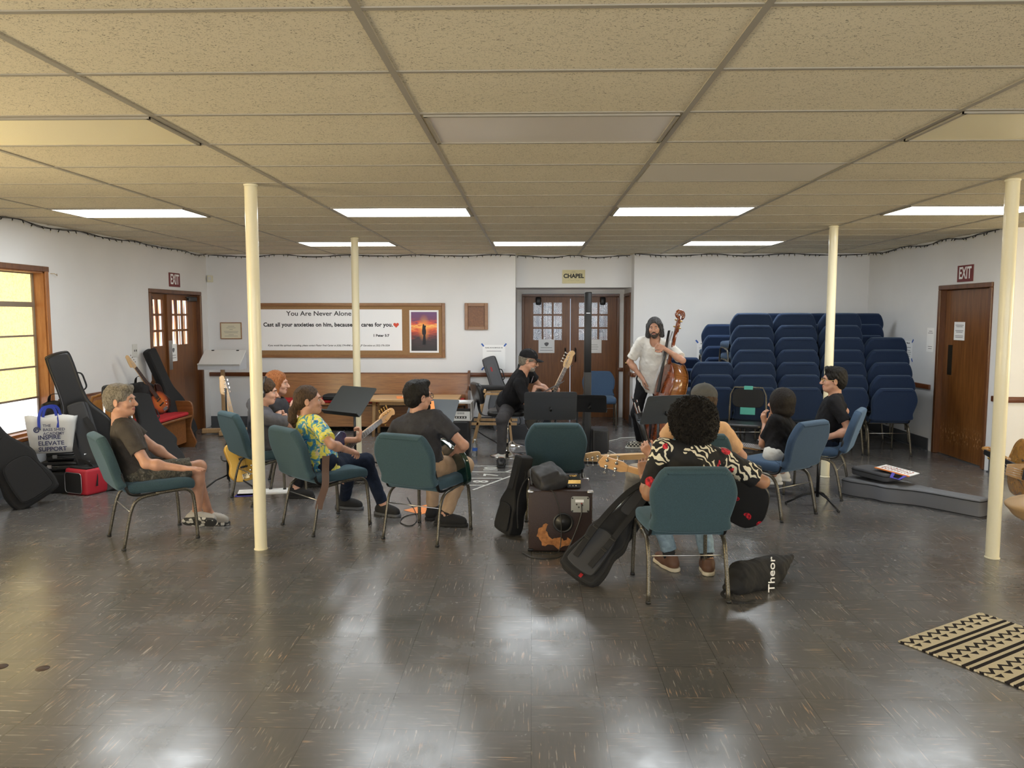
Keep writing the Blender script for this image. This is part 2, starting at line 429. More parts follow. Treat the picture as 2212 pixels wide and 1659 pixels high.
lamp(-1, 2, 'diffuser_painted_glow', 'unlit ceiling panel with warm window glow painted on, near left'); lamp(1, 2, 'diffuser_off', 'unlit grey ceiling panel in the near middle'); lamp(3, 2, 'diffuser_painted_glow', 'unlit ceiling panel with golden window glow painted on, near right')
# windows
def window(name, y0, y1, z0, z1, X=XL, side=1, glass='amber_glass', clear=True):
    t = tag(bpy.data.objects.new(name, None), kind='structure'); COL.objects.link(t)
    b = MB().use('window_wood'); d = .13
    for z in (z0+.012, z1-.012): b.box((X-side*d/2, (y0+y1)/2, z), (d, y1-y0, .024))
    for y in (y0+.012, y1-.012): b.box((X-side*d/2, y, (z0+z1)/2), (d, .024, z1-z0))
    b.build('reveal', None, t)
    b = MB().use('frame_wood'); w_ = .055
    b.box((X+side*.009, (y0+y1)/2, z1+w_/2-.01), (.018, y1-y0+2*w_, w_), None, .004).build('head_casing', None, t)
    for y in (y0-w_/2+.01, y1+w_/2-.01): MB().use('window_wood').box((X+side*.009, y, (z0+z1)/2), (.018, w_, z1-z0), None, .004).build('side_casing', None, t)
    MB().use('window_wood').box((X+side*.035, (y0+y1)/2, z0-.018), (.11, y1-y0+.16, .036), None, .008, 2).build('window_sill', None, t)
    gx = X-side*(d-.012); n = 5; hs = (z1-z0-.05)/n; fr = MB().use(mat('window_metal', (.22, .17, .12), .5))
    zs = [z0+.025+hs*k for k in range(n+1)]; ym = (y0+y1)/2
    for z in zs: fr.box((gx+side*.008, ym, z), (.022, y1-y0-.05, .018 if z != zs[4] else .05))
    for y in (y0+.035, ym, y1-.035): fr.box((gx+side*.008, y, (z0+z1)/2), (.024, .022, z1-z0-.05))
    fr.build('window_frame', None, t)
    for k in range(n):
        for a, c in ((y0+.03, ym), (ym, y1-.03)):
            MB().use('clear_glass_lit' if (k == 0 and clear) else glass).box((gx, (a+c)/2, (zs[k]+zs[k+1])/2), (.006, c-a-.01, hs-.01)).build('pane', None, t)
    MB().use('brass').tube([(gx+side*.03, y0+.35, z0+.62), (gx+side*.06, y0+.35, z0+.60), (gx+side*.05, y0+.35, z0+.5)], .007, 6).build('latch', None, t)
    return t
window('window_1', *W1); window('window_2', *W2, glass='amber_glass_far'); window('window_3', *W3, glass='amber_glass_far')
window('window_4', .6, 2.4, .6, 2.1, XE, -1, 'amber_glass_far'); window('window_5', 4.4, 6.6, .6, 2.1, XE, -1, 'amber_glass_far')
b = MB().use(glass_mat('daylight_glass', (.92, .96, 1), WIN*1.6))
for x0, x1 in ((-3.6, -1.2), (.3, 2.7), (4.2, 6.6)): b.box(((x0+x1)/2, YK-.12, 1.5), (x1-x0, .01, 1.4))
struct('window_6', b)
# doors -------------------------------------------------------------
def panes(b_, g, y0, y1, z0, z1, nx, nz, X, bar=.030):
    """muntin bars in b_ and glass in g, local coordinates x (across), z up"""
    for k in range(nx+1): b_.box((y0+(y1-y0)*k/nx, X, (z0+z1)/2), (bar, .05, z1-z0+bar))
    for k in range(nz+1): b_.box(((y0+y1)/2, X, z0+(z1-z0)*k/nz), (y1-y0+bar, .047, bar))
    g.box(((y0+y1)/2, X, (z0+z1)/2), (y1-y0, .006, z1-z0))
def leaf(t, x0, x1, H, g, glassmat, nx=3):
    """door leaf in the local xz plane with an optional glazed part g=(x0,x1,z0,z1)"""
    b_ = MB().use('door_wood'); th = .045
    if g:
        b_.box(((x0+g[0])/2, 0, H/2), (g[0]-x0, th, H)); b_.box(((x1+g[1])/2, 0, H/2), (x1-g[1], th, H))
        b_.box(((g[0]+g[1])/2, 0, g[2]/2), (g[1]-g[0], th, g[2])); b_.box(((g[0]+g[1])/2, 0, (g[3]+H)/2), (g[1]-g[0], th, H-g[3]))
        gl = MB().use(glassmat); panes(b_, gl, *g, nx, 3, 0)
    else: b_.box(((x0+x1)/2, 0, H/2), (x1-x0, th, H), None, .003)
    d = b_.build('door_leaf', None, t)
    if g: gl.build('glass_panes', None, d)
    return d
def door(name, X, W, H, jamb=.05, depth=.16, face=.02):
    t = tag(bpy.data.objects.new(name, None), kind='structure'); COL.objects.link(t); t.matrix_world = X
    b_ = MB().use('frame_wood')
    for s in (-1, 1): b_.box((s*(W/2+jamb/2), depth/2-face, H/2), (jamb, depth, H), None, .006)
    b_.box((0, depth/2-face, H+jamb/2), (W+2*jamb, depth, jamb), None, .006)
    for s in (-1, 1): b_.box((s*(W/2-.01), depth-face-.008, H/2), (.04, .014, H))
    b_.box((0, depth-face-.008, H-.01), (W, .013, .04))
    b_.build('door_frame', None, t); return t
def lace_glass():
    n = N('lace_curtain_glass'); v = n.obj()
    w1 = n.vor(v, 6.5, 'F1'); w2 = n.vor(v, 38, 'F1'); rings = n.math('SINE', n.math('ADD', n.math('MULTIPLY', w1.outputs['Distance'], 62), n.math('MULTIPLY', w2.outputs['Distance'], 5.)))
    r = n.ramp(rings, [(.3, (.10, .11, .13)), (.6, (.50, .52, .56))])
    tint = n.ramp(n.noise(v, 7, 3, .5, 1), [(.36, (.38, .42, .50)), (.5, (.62, .62, .62)), (.62, (.58, .44, .42))])
    fold = n.ramp(n.noise(n.obj((1, 1, .05)), 32, 2), [(.35, (.55, .57, .62)), (.65, (1, 1, 1))])
    c = n.mix(1., n.mix(.75, tint, r), fold, 'MULTIPLY')
    n.link(c, n.b.inputs['Emission Color']); n.b.inputs['Emission Strength'].default_value = .5
    M['lace'] = n.out(c, .15); return n.m
lace_glass()
def street_glass():
    n = N('street_view_glass'); f = n.noise(n.obj((1, 1, .03)), 26, 2)
    c = n.ramp(f, [(.40, (.05, .035, .05)), (.46, (.85, .38, .16)), (.50, (1, .78, .52)), (.55, (.9, .95, 1)), (.66, (.20, .25, .30))])
    n.link(c, n.b.inputs['Emission Color']); n.b.inputs['Emission Strength'].default_value = 1.5
    M['street'] = n.out(c, .1); return n.m
street_glass()
# left double door in the left wall: local x runs towards the back wall
Xd = frameM((XL, (D1[0]+D1[1])/2, 0), (0, 1, 0), (-1, 0, 0)); Wd = D1[1]-D1[0]-.10
t = door('door_1', Xd, Wd, 1.99, .05, .17)
for s, g in ((-1, (-.56, -.24, 1.27, 1.92)), (1, (-.075, .45, 1.27, 1.92))):
    q = leaf(t, -Wd/2 if s < 0 else -.185, -.190 if s < 0 else Wd/2, 1.98, g, 'street', 2 if s < 0 else 3)
    q.location.y = .10 if s < 0 else .07
MB().use('steel').box((-.135, .044, 1.15), (.09, .006, .40)).build('push_plate', None, t)
MB().use('blackmetal').box((.55, .025, 1.93), (.26, .05, .07), None, .01).box((.40, .0, 1.95), (.20, .015, .015)).build('door_closer', None, t)
MB().use('blackmetal').box((-.70, .03, 1.88), (.06, .06, .14), None, .01).build('door_closer', None, t)
# chapel doors
Xd = frameM(((AL+AR)/2+.0, YD, 0), (1, 0, 0), (0, 1, 0)); Wd = 1.52
t = door('door_2', Xd, Wd, 2.00, .045, .15)
for s in (-1, 1):
    q = leaf(t, min(s*.76, s*.006), max(s*.76, s*.006), 1.995, (min(s*.125, s*.63), max(s*.125, s*.63), 1.27, 1.92), 'lace', 3)
    q.location.y = .05
    MB().use('blackmetal').tube([(s*.085, .02, 1.15), (s*.085, -.04, 1.13), (s*.085, -.04, .95), (s*.085, .02, .93)], .012, 8).build('door_handle', None, t)
    MB().use('blackmetal').box((s*.53, .0, 1.93), (.09, .07, .13), None, .02, 2).build('door_closer', None, t)
# closet door in the alcove's right side
Xd = frameM((AR, 12.49, 0), (0, -1, 0), (1, 0, 0))
t = door('door_4', Xd, .66, 2.0, .045, .13); leaf(t, -.33, .33, 1.99, None, None).location.y = .03
MB().use('brass').ball((.25, -.04, .95), .028).cyl((.25, .01, .95), (.25, -.04, .95), .012).build('door_knob', None, t)
MB().use('brass').ball((.25, -.005, 1.10), .016).build('lock', None, t)
# right exit door
def scuffed():
    n = N('scuffed_door_wood'); f = n.noise(n.obj((14, 14, .7)), 3, 6, .6, .6)
    c = n.ramp(f, [(.35, (.12, .042, .010)), (.65, (.22, .088, .022))])
    sp = n.add('ShaderNodeSeparateXYZ'); n.link(n.obj(), sp.inputs[0])
    band = n.ramp(sp.outputs['Z'], [(.14, (0, 0, 0)), (.22, (1, 1, 1)), (.30, (1, 1, 1)), (.42, (0, 0, 0))])
    s = n.ramp(n.noise(n.obj((50, 50, 14)), 1.6, 3), [(.60, (0, 0, 0)), (.66, (1, 1, 1))])
    c = n.mix(n.math('MULTIPLY', s, band), c, (.55, .32, .15)); n.b.inputs['Coat Weight'].default_value = .25; n.b.inputs['Coat Roughness'].default_value = .2
    return n.out(c, .33)
SCUFF = scuffed()
Xd = frameM((XR, 9.155, 0), (0, -1, 0), (1, 0, 0))
t = door('door_3', Xd, 1.01, 2.0, .055, .17); q = leaf(t, -.505, .505, 1.995, None, None); q.location.y = .08
q.data.materials[0] = SCUFF
MB().use(mat('dark_bronze', (.05, .045, .03), .4, .8)).box((-.36, .055, 1.16), (.09, .006, .36)).build('push_plate', None, t)
MB().use('steel').box((0, .09, .006), (1.0, .1, .012)).build('threshold', None, t)
# ================================================================ implicit surfaces (bodies, clothes, hair, soft bags)
Q = 1.0
def nz(P, f, s=0):
    return (np.sin(P[0]*f+s)*np.sin(P[1]*f*1.13+1.7*s+1)*np.sin(P[2]*f*.91+2.3*s+2)
            + .5*np.sin(P[0]*f*2.3+3*s+P[1]*f)*np.sin(P[1]*f*2.1+s-P[2]*f)*np.sin(P[2]*f*1.9+s+P[0]*f*.7))
class SDF:
    def __init__(s, lo, hi, h):
        s.h = h = h*Q; s.lo = np.array(lo, float)-2*h; s.n = np.ceil((np.array(hi, float)+2*h-s.lo)/h).astype(int)+1
        s.D = np.full(s.n, .5, np.float32)
    def blk(s, lo, hi, k):
        a = np.clip(np.floor((np.array(lo)-k-s.lo)/s.h).astype(int)-1, 0, s.n); b = np.clip(np.ceil((np.array(hi)+k-s.lo)/s.h).astype(int)+2, 0, s.n)
        if np.any(b <= a): return None, None
        g = [(s.lo[i]+s.h*np.arange(a[i], b[i])).astype(np.float32) for i in range(3)]
        return tuple(slice(a[i], b[i]) for i in range(3)), (g[0][:, None, None], g[1][None, :, None], g[2][None, None, :])
    def put(s, sl, d, k, op):
        A = s.D[sl]
        if op == 'u': 
            h = np.clip(.5+.5*(A-d)/k, 0, 1); s.D[sl] = A*(1-h)+d*h-k*h*(1-h)
        elif op == 's':
            h = np.clip(.5-.5*(A+d)/k, 0, 1); s.D[sl] = A*(1-h)+(-d)*h+k*h*(1-h)
        else: s.D[sl] = np.maximum(A, d)
    def cone(s, a, b, ra, rb, k=.02, op='u', cap=None, cap0=None, flat=None):
        a = np.array(a, float); b = np.array(b, float); r = max(ra, rb)
        sl, P = s.blk(np.minimum(a, b)-r, np.maximum(a, b)+r, k)
        if sl is None: return
        ab = b-a; L = max(ab@ab, 1e-9); X, Y, Z = P[0]-a[0], P[1]-a[1], P[2]-a[2]
        t = np.clip((X*ab[0]+Y*ab[1]+Z*ab[2])/L, 0, 1)
        d = np.sqrt((X-t*ab[0])**2+(Y-t*ab[1])**2+(Z-t*ab[2])**2)-(ra+(rb-ra)*t)
        u = ab/math.sqrt(L)
        if cap: d = np.maximum(d, X*u[0]+Y*u[1]+Z*u[2]-math.sqrt(L))
        if cap0: d = np.maximum(d, -(X*u[0]+Y*u[1]+Z*u[2]))
        s.put(sl, d, k, op)
    def ell(s, c, r, R=None, k=.02, op='u'):
        c = np.array(c, float); m = max(r); sl, P = s.blk(c-m, c+m, k)
        if sl is None: return
        X, Y, Z = P[0]-c[0], P[1]-c[1], P[2]-c[2]
        if R is not None:
            R = np.array(R); X, Y, Z = (X*R[0, i]+Y*R[1, i]+Z*R[2, i] for i in range(3))
        q = np.sqrt((X/r[0])**2+(Y/r[1])**2+(Z/r[2])**2); g = np.sqrt((X/r[0]**2)**2+(Y/r[1]**2)**2+(Z/r[2]**2)**2)+1e-6
        s.put(sl, q*(q-1)/g, k, op)
    def box(s, c, hd, R=None, rnd=.01, k=.01, op='u'):
        c = np.array(c, float); m = np.linalg.norm(hd); sl, P = s.blk(c-m, c+m, k)
        if sl is None: return
        X, Y, Z = P[0]-c[0], P[1]-c[1], P[2]-c[2]
        if R is not None:
            R = np.array(R); X, Y, Z = (X*R[0, i]+Y*R[1, i]+Z*R[2, i] for i in range(3))
        q = [np.abs(v)-h_+rnd for v, h_ in zip((X, Y, Z), hd)]
        d = np.sqrt(sum(np.maximum(v, 0)**2 for v in q))+np.minimum(np.maximum(q[0], np.maximum(q[1], q[2])), 0)-rnd
        s.put(sl, d, k, op)
    def plane(s, o, n):
        g = [(s.lo[i]+s.h*np.arange(s.n[i])).astype(np.float32) for i in range(3)]
        n = np.array(n, float); n /= np.linalg.norm(n)
        s.D = np.maximum(s.D, (g[0][:, None, None]-o[0])*n[0]+(g[1][None, :, None]-o[1])*n[1]+(g[2][None, None, :]-o[2])*n[2]).astype(np.float32)
    def wrinkle(s, amp, f, seed=0):
        g = [(s.lo[i]+s.h*np.arange(s.n[i])).astype(np.float32) for i in range(3)]
        sl = np.abs(s.D) < .05
        P = np.nonzero(sl); p = [g[i][P[i]] for i in range(3)]
        s.D[P] += amp*nz(p, f, seed)
    def mesh(s, name, mats, parent=None, off=(0, 0, 0), paint=None):
        D = s.D; S = (D < 0); c = np.zeros(tuple(np.array(D.shape)-1), np.uint8)
        for i in (0, 1):
            for j in (0, 1):
                for k in (0, 1): c += S[i:S.shape[0]-1+i, j:S.shape[1]-1+j, k:S.shape[2]-1+k]
        I = np.array(np.nonzero((c > 0) & (c < 8))).T
        if len(I) == 0: return None
        idx = np.full(c.shape, -1, np.int32); idx[tuple(I.T)] = np.arange(len(I))
        C = [(i, j, k) for i in (0, 1) for j in (0, 1) for k in (0, 1)]
        V = np.stack([D[I[:, 0]+i, I[:, 1]+j, I[:, 2]+k] for i, j, k in C], 1).astype(np.float64)
        acc = np.zeros((len(I), 3)); cnt = np.zeros(len(I)); Cn = np.array(C, float)
        for a in range(8):
            for b in range(a+1, 8):
                if np.abs(Cn[a]-Cn[b]).sum() != 1: continue
                m = (V[:, a] < 0) != (V[:, b] < 0); t = V[m, a]/(V[m, a]-V[m, b])
                acc[m] += Cn[a]+(Cn[b]-Cn[a])*t[:, None]; cnt[m] += 1
        co = s.lo+s.h*(I+acc/cnt[:, None])-np.array(off)
        F_ = []
        for ax in range(3):
            o1, o2 = (ax+1) % 3, (ax+2) % 3
            A = np.moveaxis(S, ax, 0); ch = np.moveaxis(A[:-1] != A[1:], 0, ax)
            E_ = np.array(np.nonzero(ch)).T
            ok = (E_[:, o1] > 0) & (E_[:, o2] > 0) & (E_[:, o1] < S.shape[o1]-1) & (E_[:, o2] < S.shape[o2]-1); E_ = E_[ok]
            e1 = np.zeros(3, int); e1[o1] = 1; e2 = np.zeros(3, int); e2[o2] = 1
            q = np.stack([idx[tuple(x.T)] for x in (E_-e1-e2, E_-e2, E_, E_-e1)], 1)
            fl_ = ~S[tuple(E_.T)]; q[fl_] = q[fl_][:, ::-1]; F_.append(q)
        Fq = np.concatenate(F_); me = bpy.data.meshes.new(name)
        me.vertices.add(len(co)); me.vertices.foreach_set('co', co.astype(np.float32).ravel())
        me.loops.add(Fq.size); me.loops.foreach_set('vertex_index', Fq.ravel().astype(np.int32))
        me.polygons.add(len(Fq)); me.polygons.foreach_set('loop_start', np.arange(0, Fq.size, 4, dtype=np.int32))
        try: me.polygons.foreach_set('loop_total', np.full(len(Fq), 4, np.int32))
        except Exception: pass
        me.polygons.foreach_set('use_smooth', np.ones(len(Fq), bool))
        for m in (mats if isinstance(mats, (list, tuple)) else [mats]): me.materials.append(M[m] if isinstance(m, str) else m)
        if paint:
            ce = co[Fq].mean(1)+np.array(off); mi = np.zeros(len(Fq), np.int32)
            for kk, cc, rr, R in paint:
                d = ce-np.array(cc)
                if R is not None: d = d @ np.array(R)
                mi[((d/np.array(rr))**2).sum(1) < 1] = kk
            me.polygons.foreach_set('material_index', mi)
        me.update(calc_edges=True); me.validate()
        return link(name, me, parent)

# ================================================================ stacking banquet chairs
def fabric(name, c, c2=None):
    n = N(name); f = n.noise(n.obj(), 420, 2); g = n.noise(n.obj(), 5, 3)
    a = n.ramp(f, [(.35, tuple(x*.72 for x in c)), (.65, tuple(min(1, x*1.25) for x in c))])
    a = n.mix(n.math('MULTIPLY', g, .35), a, c2 or tuple(x*.7 for x in c)); n.bump(f, .35, .003)
    n.b.inputs['Sheen Weight'].default_value = .35; n.b.inputs['Sheen Roughness'].default_value = .4
    n.b.inputs['Sheen Tint'].default_value = (.5, .7, .9, 1)
    M[name] = n.out(a, .9, 0, .2)
fabric('teal_fabric', (.047, .085, .102)); fabric('blue_fabric', (.050, .085, .145)); fabric('navy_fabric', (.016, .030, .072))
def speck():
    n = N('bronze_speckle_tube'); f = n.noise(n.obj(), 260, 2)
    n.bump(f, .2, .002); M['tube'] = n.out(n.ramp(f, [(.45, (.055, .050, .040)), (.62, (.20, .18, .14))]), .35, .6)
speck()
BACK_OUT = [(v.x, v.y) for v in spline([(-.205, 0), (.205, 0), (.228, .09), (.25, .21), (.247, .28), (.215, .36), (.185, .398), (.14, .41), (-.14, .41), (-.185, .398), (-.215, .36), (-.247, .28), (-.25, .21), (-.228, .09)], 4, True)]
_ch = {}
def chair(kind, label, x, y, heading, z=0, group=None, rows=True):
    """heading in degrees: the way the sitter faces"""
    rz = math.radians(heading)-PI/2
    if kind in _ch:
        t = copy_tree(_ch[kind]); t.location = (x, y, z); t.rotation_euler = (0, 0, rz); t['label'] = label
        if group: t['group'] = group
        elif 'group' in t: del t['group']
        return t
    fab = M[kind+'_fabric']; wd = 1.06 if kind == 'navy' else 1
    t = thing('banquet_chair', label, 'chair', (x, y, z), rz, group)
    seat = [(p[0]*wd, p[1]) for p in [(v.x, v.y) for v in spline([(-.19, -.21), (.19, -.21), (.225, -.16), (.245, .10), (.235, .235), (.20, .27), (0, .28), (-.20, .27), (-.235, .235), (-.245, .10), (-.225, -.16)], 4, True)]]
    MB().use(fab).slab(seat, .395, .475, .032, 4, dome=.012, zf=lambda a, b: -.02*max(0, (b-.15)/.13)**2).build('seat', None, t)
    bx = frameM((0, -.235, .44), (1, 0, 0), (0, -.30, .954))     # leaning back
    MB().use(fab).slab([(a*wd, b) for a, b in BACK_OUT], -.035, .035, .024, 4, X=bx).build('backrest', None, t)
    for s in (-1, 1):
        X_ = s*.232*wd
        front = [(X_, -.02, .385), (X_, .14, .392), (X_, .20, .388), (X_, .235, .36), (X_, .25, .31), (X_*1.02, .262, .16), (X_*1.03, .268, .0)]
        rear = [(X_, .0, .383), (X_, -.10, .372), (X_, -.145, .352), (X_, -.175, .315), (X_, -.205, .22), (X_*1.03, -.25, .0)]
        for q in (front, rear): 
            lg = MB().use('tube').tube(spline(q, 4), .0135, 8, flat=.8).build('leg', None, t)
            MB().use('blackplastic').cyl((q[-1][0], q[-1][1], .016), (q[-1][0], q[-1][1], 0), .016, 10).build('foot_cap', None, lg)
        MB().use('blackmetal').tube(spline([(X_*.93, .02, .39), (X_*.95, -.10, .385), (X_*.96, -.185, .40), (X_*.96, -.215, .45), (X_*.95, -.245, .56)], 4), .012, 8, flat=.7).build('back_upright', None, t)
    MB().use('steel').tube([(-.232*wd, -.19, .27), (.232*wd, -.19, .27)], .0045, 6).build('brace_rod', None, t)
    for y_, z_ in ((.19, .39), (-.12, .385)): MB().use('blackmetal').box((0, y_, z_), (.45*wd, .02, .012)).build('seat_support', None, t)
    _ch[kind] = t; return t
def ch_mid(a, b, kind, label, heading=None):
    """a, b: the floor points of the two rear legs (left, right as seen)"""
    a, b = fl(*a), fl(*b); d = (b-a).normalized(); f = Vector((-d.y, d.x, 0)); h = math.degrees(math.atan2(f.y, f.x)) if heading is None else heading
    f = Vector((math.cos(math.radians(h)), math.sin(math.radians(h)), 0)); c = (a+b)/2+f*.25
    return chair(kind, label, c.x, c.y, h), c, h
C1, c1, h1 = ch_mid((236, 1158), (268, 1190), 'teal', 'teal banquet chair under the grey-haired man in a brown tee')
C2, c2, h2 = ch_mid((500, 1074), (547, 1096), 'teal', 'teal banquet chair under the man with headphones, behind the near-left pole')
C4, c4, h4 = ch_mid((608, 1133), (680, 1160), 'teal', 'teal banquet chair under the man in the yellow flowered shirt', 46)
C5, c5, h5 = ch_mid((829, 1163), (943, 1182), 'teal', 'teal banquet chair under the dark-haired man with the green bass', 66)
C8, c8, h8 = ch_mid((1402, 1305), (1572, 1301), 'teal', 'teal banquet chair nearest the camera, under the person with an afro', 93)
C10, c10, h10 = ch_mid((1695, 1128), (1757, 1111), 'blue', 'grey-blue banquet chair under the person with a dark bob', 127)
C11 = chair('blue', 'blue banquet chair under the seated man with glasses and black tee by the stacks', 2.74, 7.42, 150); c11 = Vector((2.74, 7.42, 0)); h11 = 150
C9 = chair('teal', 'teal banquet chair under the person in a grey cap', 1.17, 5.98, 100); c9 = Vector((1.17, 5.98, 0)); h9 = 100
C0 = chair('teal', 'empty teal banquet chair behind the brown speaker cabinet', .19, 6.55, 91)
CA = chair('blue', 'empty blue banquet chair in front of the chapel doors', 1.02, 11.75, -92)
# the stacks in the corner
TOPN = {1: 'the only chair', 2: 'second'}
ORD = ['first', 'second', 'third', 'fourth', 'fifth', 'sixth', 'seventh']
def stack(x, y, n, desc, dz=.148, dy=.062, heading=90, rot=0):
    for k in range(n):
        pos = 'bottom chair' if k == 0 else ('top chair' if k == n-1 else ORD[k]+' chair up')
        chair('navy', f'navy banquet chair, {pos} of {desc}', x+random.uniform(-.006, .006)+.004*k, y+dy*k, heading+random.uniform(-.8, .8)+rot, .0 + dz*k, 'navy banquet chairs stacked in the corner')
stack(2.20, 9.75, 3, 'the short front stack behind the upright bass')
stack(2.70, 9.72, 7, 'the front stack behind the folding chair')
stack(3.235, 9.74, 7, 'the front stack behind the dark bob')
stack(3.78, 9.72, 7, 'the front stack crossed by the pole')
stack(4.32, 9.66, 5, 'the front stack nearest the exit door', dy=.085)
stack(2.02, 10.78, 3, 'the low back stack against the wall', dy=.05)
stack(2.62, 10.85, 6, 'the back stack beside the taped wall notice', dy=.05, rot=-8)
stack(3.28, 10.80, 7, 'the second back stack against the wall', dy=.05)
stack(3.88, 10.80, 7, 'the third back stack against the wall', dy=.05)
stack(4.50, 10.82, 7, 'the back stack in the room corner', dy=.05)
# ================================================================ people
def v3(x): return Vector(x)
def hdir(d): a = math.radians(d); return Vector((math.cos(a), math.sin(a), 0))
def ik(S, T, a, b, pole):
    S, T, pole = v3(S), v3(T), v3(pole); d = T-S; L = d.length; u = d.normalized()
    if L > (a+b)*.995: L = (a+b)*.995; T = S+u*L
    x = (a*a-b*b+L*L)/(2*L); h_ = math.sqrt(max(a*a-x*x, 0)); p = pole-u*pole.dot(u)
    p = p.normalized() if p.length > 1e-6 else u.orthogonal().normalized()
    return S+u*x+p*h_, T
def skin(name, c):
    n = N(name); f = n.noise(n.obj(), 22, 4)
    n.b.inputs['Subsurface Weight'].default_value = .08; n.b.inputs['Subsurface Radius'].default_value = (.02, .008, .005)
    n.bump(n.noise(n.obj(), 160, 2), .12, .002)
    M[name] = n.out(n.ramp(f, [(.3, tuple(x*.86 for x in c)), (.7, tuple(x*1.08 for x in c))]), .48)
skin('skin_light', (.52, .28, .19)); skin('skin_tan', (.42, .22, .14)); skin('skin_pink', (.62, .36, .27)); skin('skin_brown', (.36, .18, .10))
mat('lip', (.36, .12, .10), .45); mat('eyewhite', (.50, .46, .42), .3); mat('iris', (.05, .03, .02), .2)
def hairmat(name, c1, c2, sc=(60, 60, 14)):
    n = N(name); f = n.noise(n.obj(sc), 2.2, 4, .6, .5); n.bump(f, .9, .012)
    M[name] = n.out(n.ramp(f, [(.35, c1), (.65, c2)]), .5, 0, .25)
hairmat('hair_black', (.004, .0035, .003), (.012, .010, .009)); hairmat('hair_grey', (.10, .085, .065), (.30, .27, .22), (50, 50, 25)); hairmat('hair_brown', (.030, .017, .010), (.11, .065, .035))
hairmat('hair_red', (.22, .065, .018), (.48, .19, .07)); hairmat('hair_dark', (.008, .007, .007), (.10, .10, .105)); hairmat('beard_grey', (.09, .075, .065), (.42, .40, .38), (90, 90, 60)); hairmat('hair_bob', (.004, .0025, .0018), (.014, .008, .005), (90, 90, 6))
hairmat('beard_dark', (.012, .009, .008), (.12, .10, .09), (90, 90, 60)); hairmat('afro', (.003, .0025, .002), (.016, .012, .010), (90, 90, 90))
def cloth(name, c, var=.18, sc=14):
    n = N(name); f = n.noise(n.obj(), sc, 5, .6, .4); n.bump(f, .35, .02)
    M[name] = n.out(n.ramp(f, [(.3, tuple(x*(1-var) for x in c)), (.7, tuple(x*(1+var) for x in c))]), .85, 0, .2)
cloth('tee_brown', (.060, .052, .046)); cloth('tee_grey', (.10, .10, .115)); cloth('tee_black', (.010, .010, .012)); cloth('tee_dark', (.045, .045, .052)); cloth('shirt_white', (.72, .70, .66), .06)
cloth('khaki', (.42, .29, .19), .1); cloth('jeans', (.012, .018, .035), .3); cloth('black_trousers', (.012, .012, .014)); cloth('grey_trousers', (.055, .052, .055)); cloth('tan_tee', (.66, .40, .22), .08)
cloth('pale_trousers', (.46, .42, .36), .08); cloth('light_jeans', (.22, .30, .36), .25, 30); cloth('white_shorts', (.62, .62, .58), .08); cloth('cap_black', (.012, .012, .014)); cloth('cap_grey', (.095, .093, .088), .15)
def camo():
    n = N('camo'); f = n.noise(n.obj(), 26, 3, .6, .8)
    M['camo'] = n.out(n.ramp(f, [(.40, (.045, .042, .034)), (.47, (.10, .09, .065)), (.55, (.045, .045, .04)), (.60, (.17, .155, .125))], 'CONSTANT'), .9)
def hawaii():
    n = N('hawaii'); v = n.obj()
    f = n.noise(v, 9, 2, .5, 1.8); g = n.noise(v, 13, 3, .6, 2.)
    a = n.ramp(f, [(0, (.72, .66, .10)), (.47, (.80, .70, .14)), (.51, (.16, .38, .30)), (.56, (.04, .22, .42)), (.66, (.02, .05, .20))], 'CONSTANT')
    b_ = n.ramp(g, [(0, (0, 0, 0)), (.60, (1, 1, 1))], 'CONSTANT'); c = n.mix(b_, a, (.74, .60, .40))
    M['hawaii'] = n.out(c, .8)
def aloha():
    n = N('aloha'); v = n.obj()
    w1 = n.add('ShaderNodeTexWave', wave_type='BANDS', bands_direction='DIAGONAL'); w1.inputs['Scale'].default_value = 11; w1.inputs['Distortion'].default_value = 9; w1.inputs['Detail'].default_value = 1; w1.inputs['Detail Scale'].default_value = 1.6; n.link(v, w1.inputs['Vector'])
    a = n.ramp(w1.outputs['Fac'], [(0, (.006, .006, .007)), (.55, (.74, .68, .52))], 'CONSTANT')
    m = n.ramp(n.noise(v, 6, 1), [(0, (0, 0, 0)), (.50, (1, 1, 1))], 'CONSTANT'); a = n.mix(m, a, (.008, .008, .009))
    fv = n.vor(v, 7.5); fl_ = n.ramp(fv.outputs['Distance'], [(0, (1, 1, 1)), (.26, (0, 0, 0))], 'CONSTANT')
    k = n.ramp(n.noise(v, 5.2, 1), [(0, (0, 0, 0)), (.46, (1, 1, 1))], 'CONSTANT')
    pet = n.ramp(n.noise(v, 60, 2), [(.40, (.25, .01, .02)), (.6, (.75, .03, .05))])
    c = n.mix(n.math('MULTIPLY', fl_, k), a, pet); M['aloha'] = n.out(c, .8)
camo(); hawaii(); aloha()

